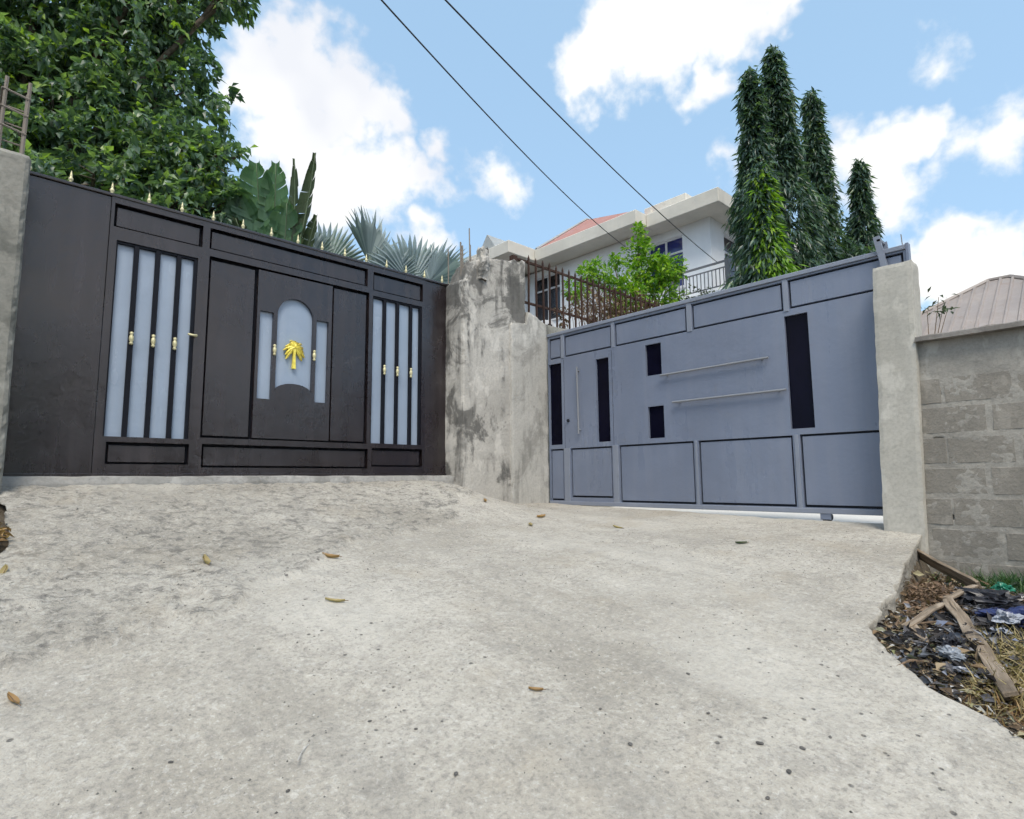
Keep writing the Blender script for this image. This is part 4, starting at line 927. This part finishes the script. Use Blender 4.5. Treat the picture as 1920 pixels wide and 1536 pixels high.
# leaf litter, straw and weeds
n = 9000; P = []; D = []
while len(P) < n:
    x = random.uniform(2.6, 5.62); y = random.uniform(-.3, 1.2)
    if y > slab_right(x)+.05*random.random(): continue
    if y < .25 and random.random() < .5: continue
    P.append((x, y, tz(x, y)+random.uniform(.0, .025))); D.append((random.gauss(0, 1), random.gauss(0, 1), random.gauss(.05, .22)))
s_ = .01+.05*RNG.random(n)**2.2; VF = leaves(P, D, s_*RNG.uniform(.8, 1.8, n), s_*RNG.uniform(.3, .8, n), .5)
tag(link('leaf_litter', mesh_np('leaf_litter', VF[0], VF[1], M['litter'])), 'dry leaf and chip litter on the soil by the block wall', 'litter', kind='stuff')
P = []; D = []
for k in range(900):
    x = random.gauss(4.55, .22); y = random.gauss(1.0, .07)
    if y > slab_right(x)-.01: continue
    P.append((x, y, -.78+.10*math.exp(-((x-4.55)/.25)**2)*random.random())); D.append((random.gauss(0, 1), random.gauss(0, 1), random.gauss(.1, .4)))
s_ = RNG.uniform(.02, .06, len(P)); VF = leaves(P, D, s_, s_*.4, .6)
tag(link('leaf_heap', mesh_np('leaf_heap', VF[0], VF[1], M['leaf_brown'])), 'heap of dry brown leaves against the slab edge', 'leaves', kind='stuff')
BL_V = np.array([(-.5, 0, 0), (.5, 0, 0), (.32, .55, .05), (-.32, .55, .05), (0, 1, -.06)]); BL_F = np.array([(0, 1, 2), (0, 2, 3), (3, 2, 4)])
def blades(cx, cy, sx, sy, n, h, mat, name, label, lay, cat):
    P = []; D = []
    while len(P) < n:
        x = random.gauss(cx, sx); y = random.gauss(cy, sy)
        if x > 5.64 or y > slab_right(x): continue
        P.append((x, y, tz(x, y)-.005)); D.append((random.gauss(0, lay), random.gauss(0, lay), random.uniform(.25, 1)))
    l = RNG.uniform(.5, 1.1, n)*h; VF = leaves(P, D, l, np.full(n, .007), .5, BL_V, BL_F); tag(link(name, mesh_np(name, VF[0], VF[1], mat)), label, cat, kind='stuff')
blades(3.45, .42, .26, .10, 1500, .12, M['straw'], 'dry_grass', 'patch of yellow dry grass beside the long plank', 1.1, 'grass')
blades(5.35, .62, .16, .16, 1500, .15, M['grass'], 'weeds', 'dark green weeds at the foot of the block wall', .5, 'grass')
blades(3.05, .45, .10, .06, 260, .07, M['leaf_dry'], 'dry_stalks', 'rust coloured dry stalks at the lower plank end', 1.2, 'stalks')
for (x, y, a, L) in [(3.75, .80, .4, .35), (3.9, .72, 2.2, .28), (3.55, .62, 1.1, .22), (4.3, .95, 2.8, .30), (4.0, .62, .2, .4), (3.25, .74, 2.6, .2), (4.6, .85, 1.9, .3), (3.7, .98, .1, .25)]:
    z = tz(x, y)+.02; tag(MB().tube([(0, 0, 0), (math.cos(a)*L*.5, math.sin(a)*L*.5, .012), (math.cos(a+.12)*L, math.sin(a+.12)*L, .0)], .008, 5, .003).build('stick', M['twig'], None, origin=(0, 0, 0)), 'thin dry stick lying in the litter by the block wall', 'stick', 'sticks in the litter').location = (x, y, z)

n = 2600; P = []; D = []
while len(P) < n:
    x = random.gauss(3.9, .5); y = random.gauss(.70, .14)
    if y > slab_right(x)-.01 or x > 5.6: continue
    P.append((x, y, tz(x, y)+random.uniform(.005, .04))); D.append((random.gauss(0, 1), random.gauss(0, 1), random.gauss(.1, .35)))
s_ = .012+.05*RNG.random(n)**2; VF = leaves(P, D, s_*1.3, s_*RNG.uniform(.3, .9, n), .8)
t = NT('charred'); M['charred'] = t.done(t.ramp(t.island(), [(0, (.015, .014, .016)), (.45, (.04, .036, .036)), (.7, (.09, .085, .09)), (.85, (.17, .175, .19)), (.95, (.30, .31, .34)), (1, (.10, .13, .22))]), .6, spec=.3)
tag(link('charred_scraps', mesh_np('charred_scraps', VF[0], VF[1], M['charred'])), 'charred black and grey scraps of burnt rubbish around the planks', 'rubbish', kind='stuff')

# brown dead plant and soil crumbs at the left edge of the slab
P = []; D = []
for k in range(320):
    P.append((random.gauss(.12, .045), random.gauss(4.55, .14), -.33+.09*random.random())); D.append((random.gauss(0, 1), random.gauss(0, 1), random.gauss(.3, .5)))
s_ = RNG.uniform(.03, .07, len(P)); VF = leaves(P, D, s_, s_*.5, .6)
tag(link('dead_leaves', mesh_np('dead_leaves', VF[0], VF[1], M['leaf_dry'])), 'rust brown dead leaves at the left edge of the driveway', 'leaves', kind='stuff')

# ------------------------------------------------------------------ loose things on the driveway
def lay(o, x, y, up=.004):
    z, _ = surf(x, y); zx = surf(x+.03, y)[0]-z; zy = surf(x, y+.03)[0]-z
    o.location = (x, y, z+up); nrm = Vector((-zx, -zy, .03)).normalized(); return nrm
def dry_leaf(x, y, L, W, rot, label, mat='leaf_dry', curl=.2, up=.006):
    L *= .8; W *= .8; vs = []; fs = []; n = 8
    for i in range(n+1):
        s_ = i/n; w = W*math.sin(PI*min(1, .04+s_*.94))**.8
        for q in (-1, -.5, 0, .5, 1): vs.append(((s_-.5)*L, q*w/2, curl*L*((s_-.5)**2) + curl*W*1.2*q*q + .02*L*mnoise.noise((s_*5, q*2, x*9)) + (0 if q else -.003)))
    for i in range(n):
        for k in range(4): fs.append((i*5+k, i*5+k+1, (i+1)*5+k+1, (i+1)*5+k))
    o = MB().add(vs, fs).build('dry_leaf', M[mat], None, fix=False, smooth=True)
    nrm = lay(o, x, y, up); o.rotation_euler = (nrm.to_track_quat('Z', 'Y') @ Quaternion((0, 0, 1), rot)).to_euler()
    ch = bpy.data.objects.new('leaf_stalk', MB().tube([(-L*.66, 0, curl*L*.3), (-L*.5, 0, curl*L*.25), (0, 0, .002), (L*.46, 0, curl*L*.24)], .0022, 4, .001).mesh('leaf_stalk', M['twig'])); COL.objects.link(ch); ch.parent = o
    return tag(o, label, 'leaf', 'dry leaves on the driveway')
dry_leaf(1.087, 3.789, .15, .05, 1.0, 'yellow tan dry leaf on the coarse apron below the brown gate', 'straw', .35)
dry_leaf(1.793, 3.64, .16, .045, 2.3, 'curled tan dry leaf on the driveway left of centre, the farther one', 'leaf_dry', .3)
dry_leaf(1.476, 2.935, .13, .032, 2.55, 'narrow tan dry leaf on the driveway, straight below the curled one', 'straw', .25)
dry_leaf(.195, 2.764, .12, .03, 2.1, 'long brown dry leaf at the left edge of the driveway', 'leaf_dry', .25)
dry_leaf(1.746, 1.738, .075, .022, 2.9, 'dark brown dry leaf in the middle of the near driveway', 'leaf_dry', .3)
dry_leaf(4.26, 4.134, .16, .07, .4, 'brown dry leaf lying before the foot of the old pillar', 'leaf_dry', .2)
dry_leaf(3.821, 3.844, .14, .05, 1.3, 'pale tan dry leaf just in front of the brown leaf by the old pillar', 'straw', .2)
dry_leaf(4.537, 2.215, .15, .05, 2.8, 'greyish dry leaf on the smooth slab before the grey gate', 'leaf_dark', .15)
dry_leaf(4.394, 3.304, .13, .04, 2.0, 'thin tan dry leaf in front of the grey gate door', 'straw', .2)
dry_leaf(4.05, 4.75, .12, .05, .9, 'reddish dry leaf in the gutter at the old pillar foot', 'leaf_dry', .3)
dry_leaf(.20, 3.95, .12, .045, 1.9, 'yellow dry leaf at the left border of the apron', 'straw', .3)
tag(MB().tube([(-.11, 0, .004), (-.03, .012, .006), (.05, 0, .006), (.12, -.01, .004)], .005, 5, .003).build('straw_stalk', M['stone_pale'], None), 'pale straw stalk lying on the near driveway left of centre', 'stalk')
o = bpy.data.objects['straw_stalk']; lay(o, .90, 1.97, .004); o.rotation_euler = (0, 0, .85); o.scale = (.7, .45, .45)
# dark stones that can be picked out
stm = []
for k in range(4):
    bm = bmesh.new(); bmesh.ops.create_icosphere(bm, subdivisions=2, radius=1)
    for v in bm.verts: v.co *= 1+.35*mnoise.noise(v.co*1.6+Vector((k*7, 0, 0))); v.co.z *= .6
    me = bpy.data.meshes.new('pebble'); bm.to_mesh(me); bm.free(); me.materials.append(M['stone']); stm.append(me)
for (x, y, s_) in [(2.347, 1.414, .013), (1.853, 1.5, .012), (2.137, 1.209, .012), (1.763, 1.298, .014), (2.103, .999, .018), (2.191, .89, .016), (2.033, .873, .016), (1.217, 1.573, .014), (.79, 1.841, .011), (1.141, 1.979, .011), (1.248, 1.844, .010), (1.876, .875, .013), (.55, 2.164, .012)]:
    o = link('pebble', random.choice(stm)); lay(o, x, y, s_*.25); o.scale = (s_*.75, s_*.55, s_*.4); o.rotation_euler = (0, 0, random.random()*6)
    tag(o, 'small dark pebble lying on the near concrete driveway', 'pebble', 'dark pebbles on the driveway')
# finer grit, uncountable
tv = np.array([(1, 0, 0), (0, 1, 0), (-1, 0, 0), (0, -1, 0), (.1, .1, .8)]); tf = np.array([(0, 1, 4), (1, 2, 4), (2, 3, 4), (3, 0, 4)])
P = []; S = []
while len(P) < 2600:
    x = random.uniform(.2, 5.7); y = random.uniform(.2, 5.6)
    if y < slab_right(x)+.03 or x < slab_left(y)+.02: continue
    near = fbm(x*1.3, y*1.3, 3)
    if near < random.uniform(-.5, .35): continue
    P.append((x, y, surf(x, y)[0])); S.append(random.uniform(.0018, .0055)*(1.6 if random.random() < .06 else 1))
P = np.array(P); S = np.array(S); V = (P[:, None, :] + (tv[None]*S[:, None, None])*RNG.uniform(.6, 1.4, (len(P), 5, 1))).reshape(-1, 3); F_ = (tf[None]+(np.arange(len(P))*5)[:, None, None]).reshape(-1, 3)
t = NT('grit'); M['grit'] = t.done(t.ramp(t.island(), [(0, (.06, .058, .055)), (.5, (.14, .135, .13)), (.8, (.25, .24, .22)), (1, (.5, .49, .46))]), .9, spec=.2)
tag(link('grit', mesh_np('grit', V, F_, M['grit'])), 'loose grit and crumbs scattered on the driveway', 'grit', kind='stuff')
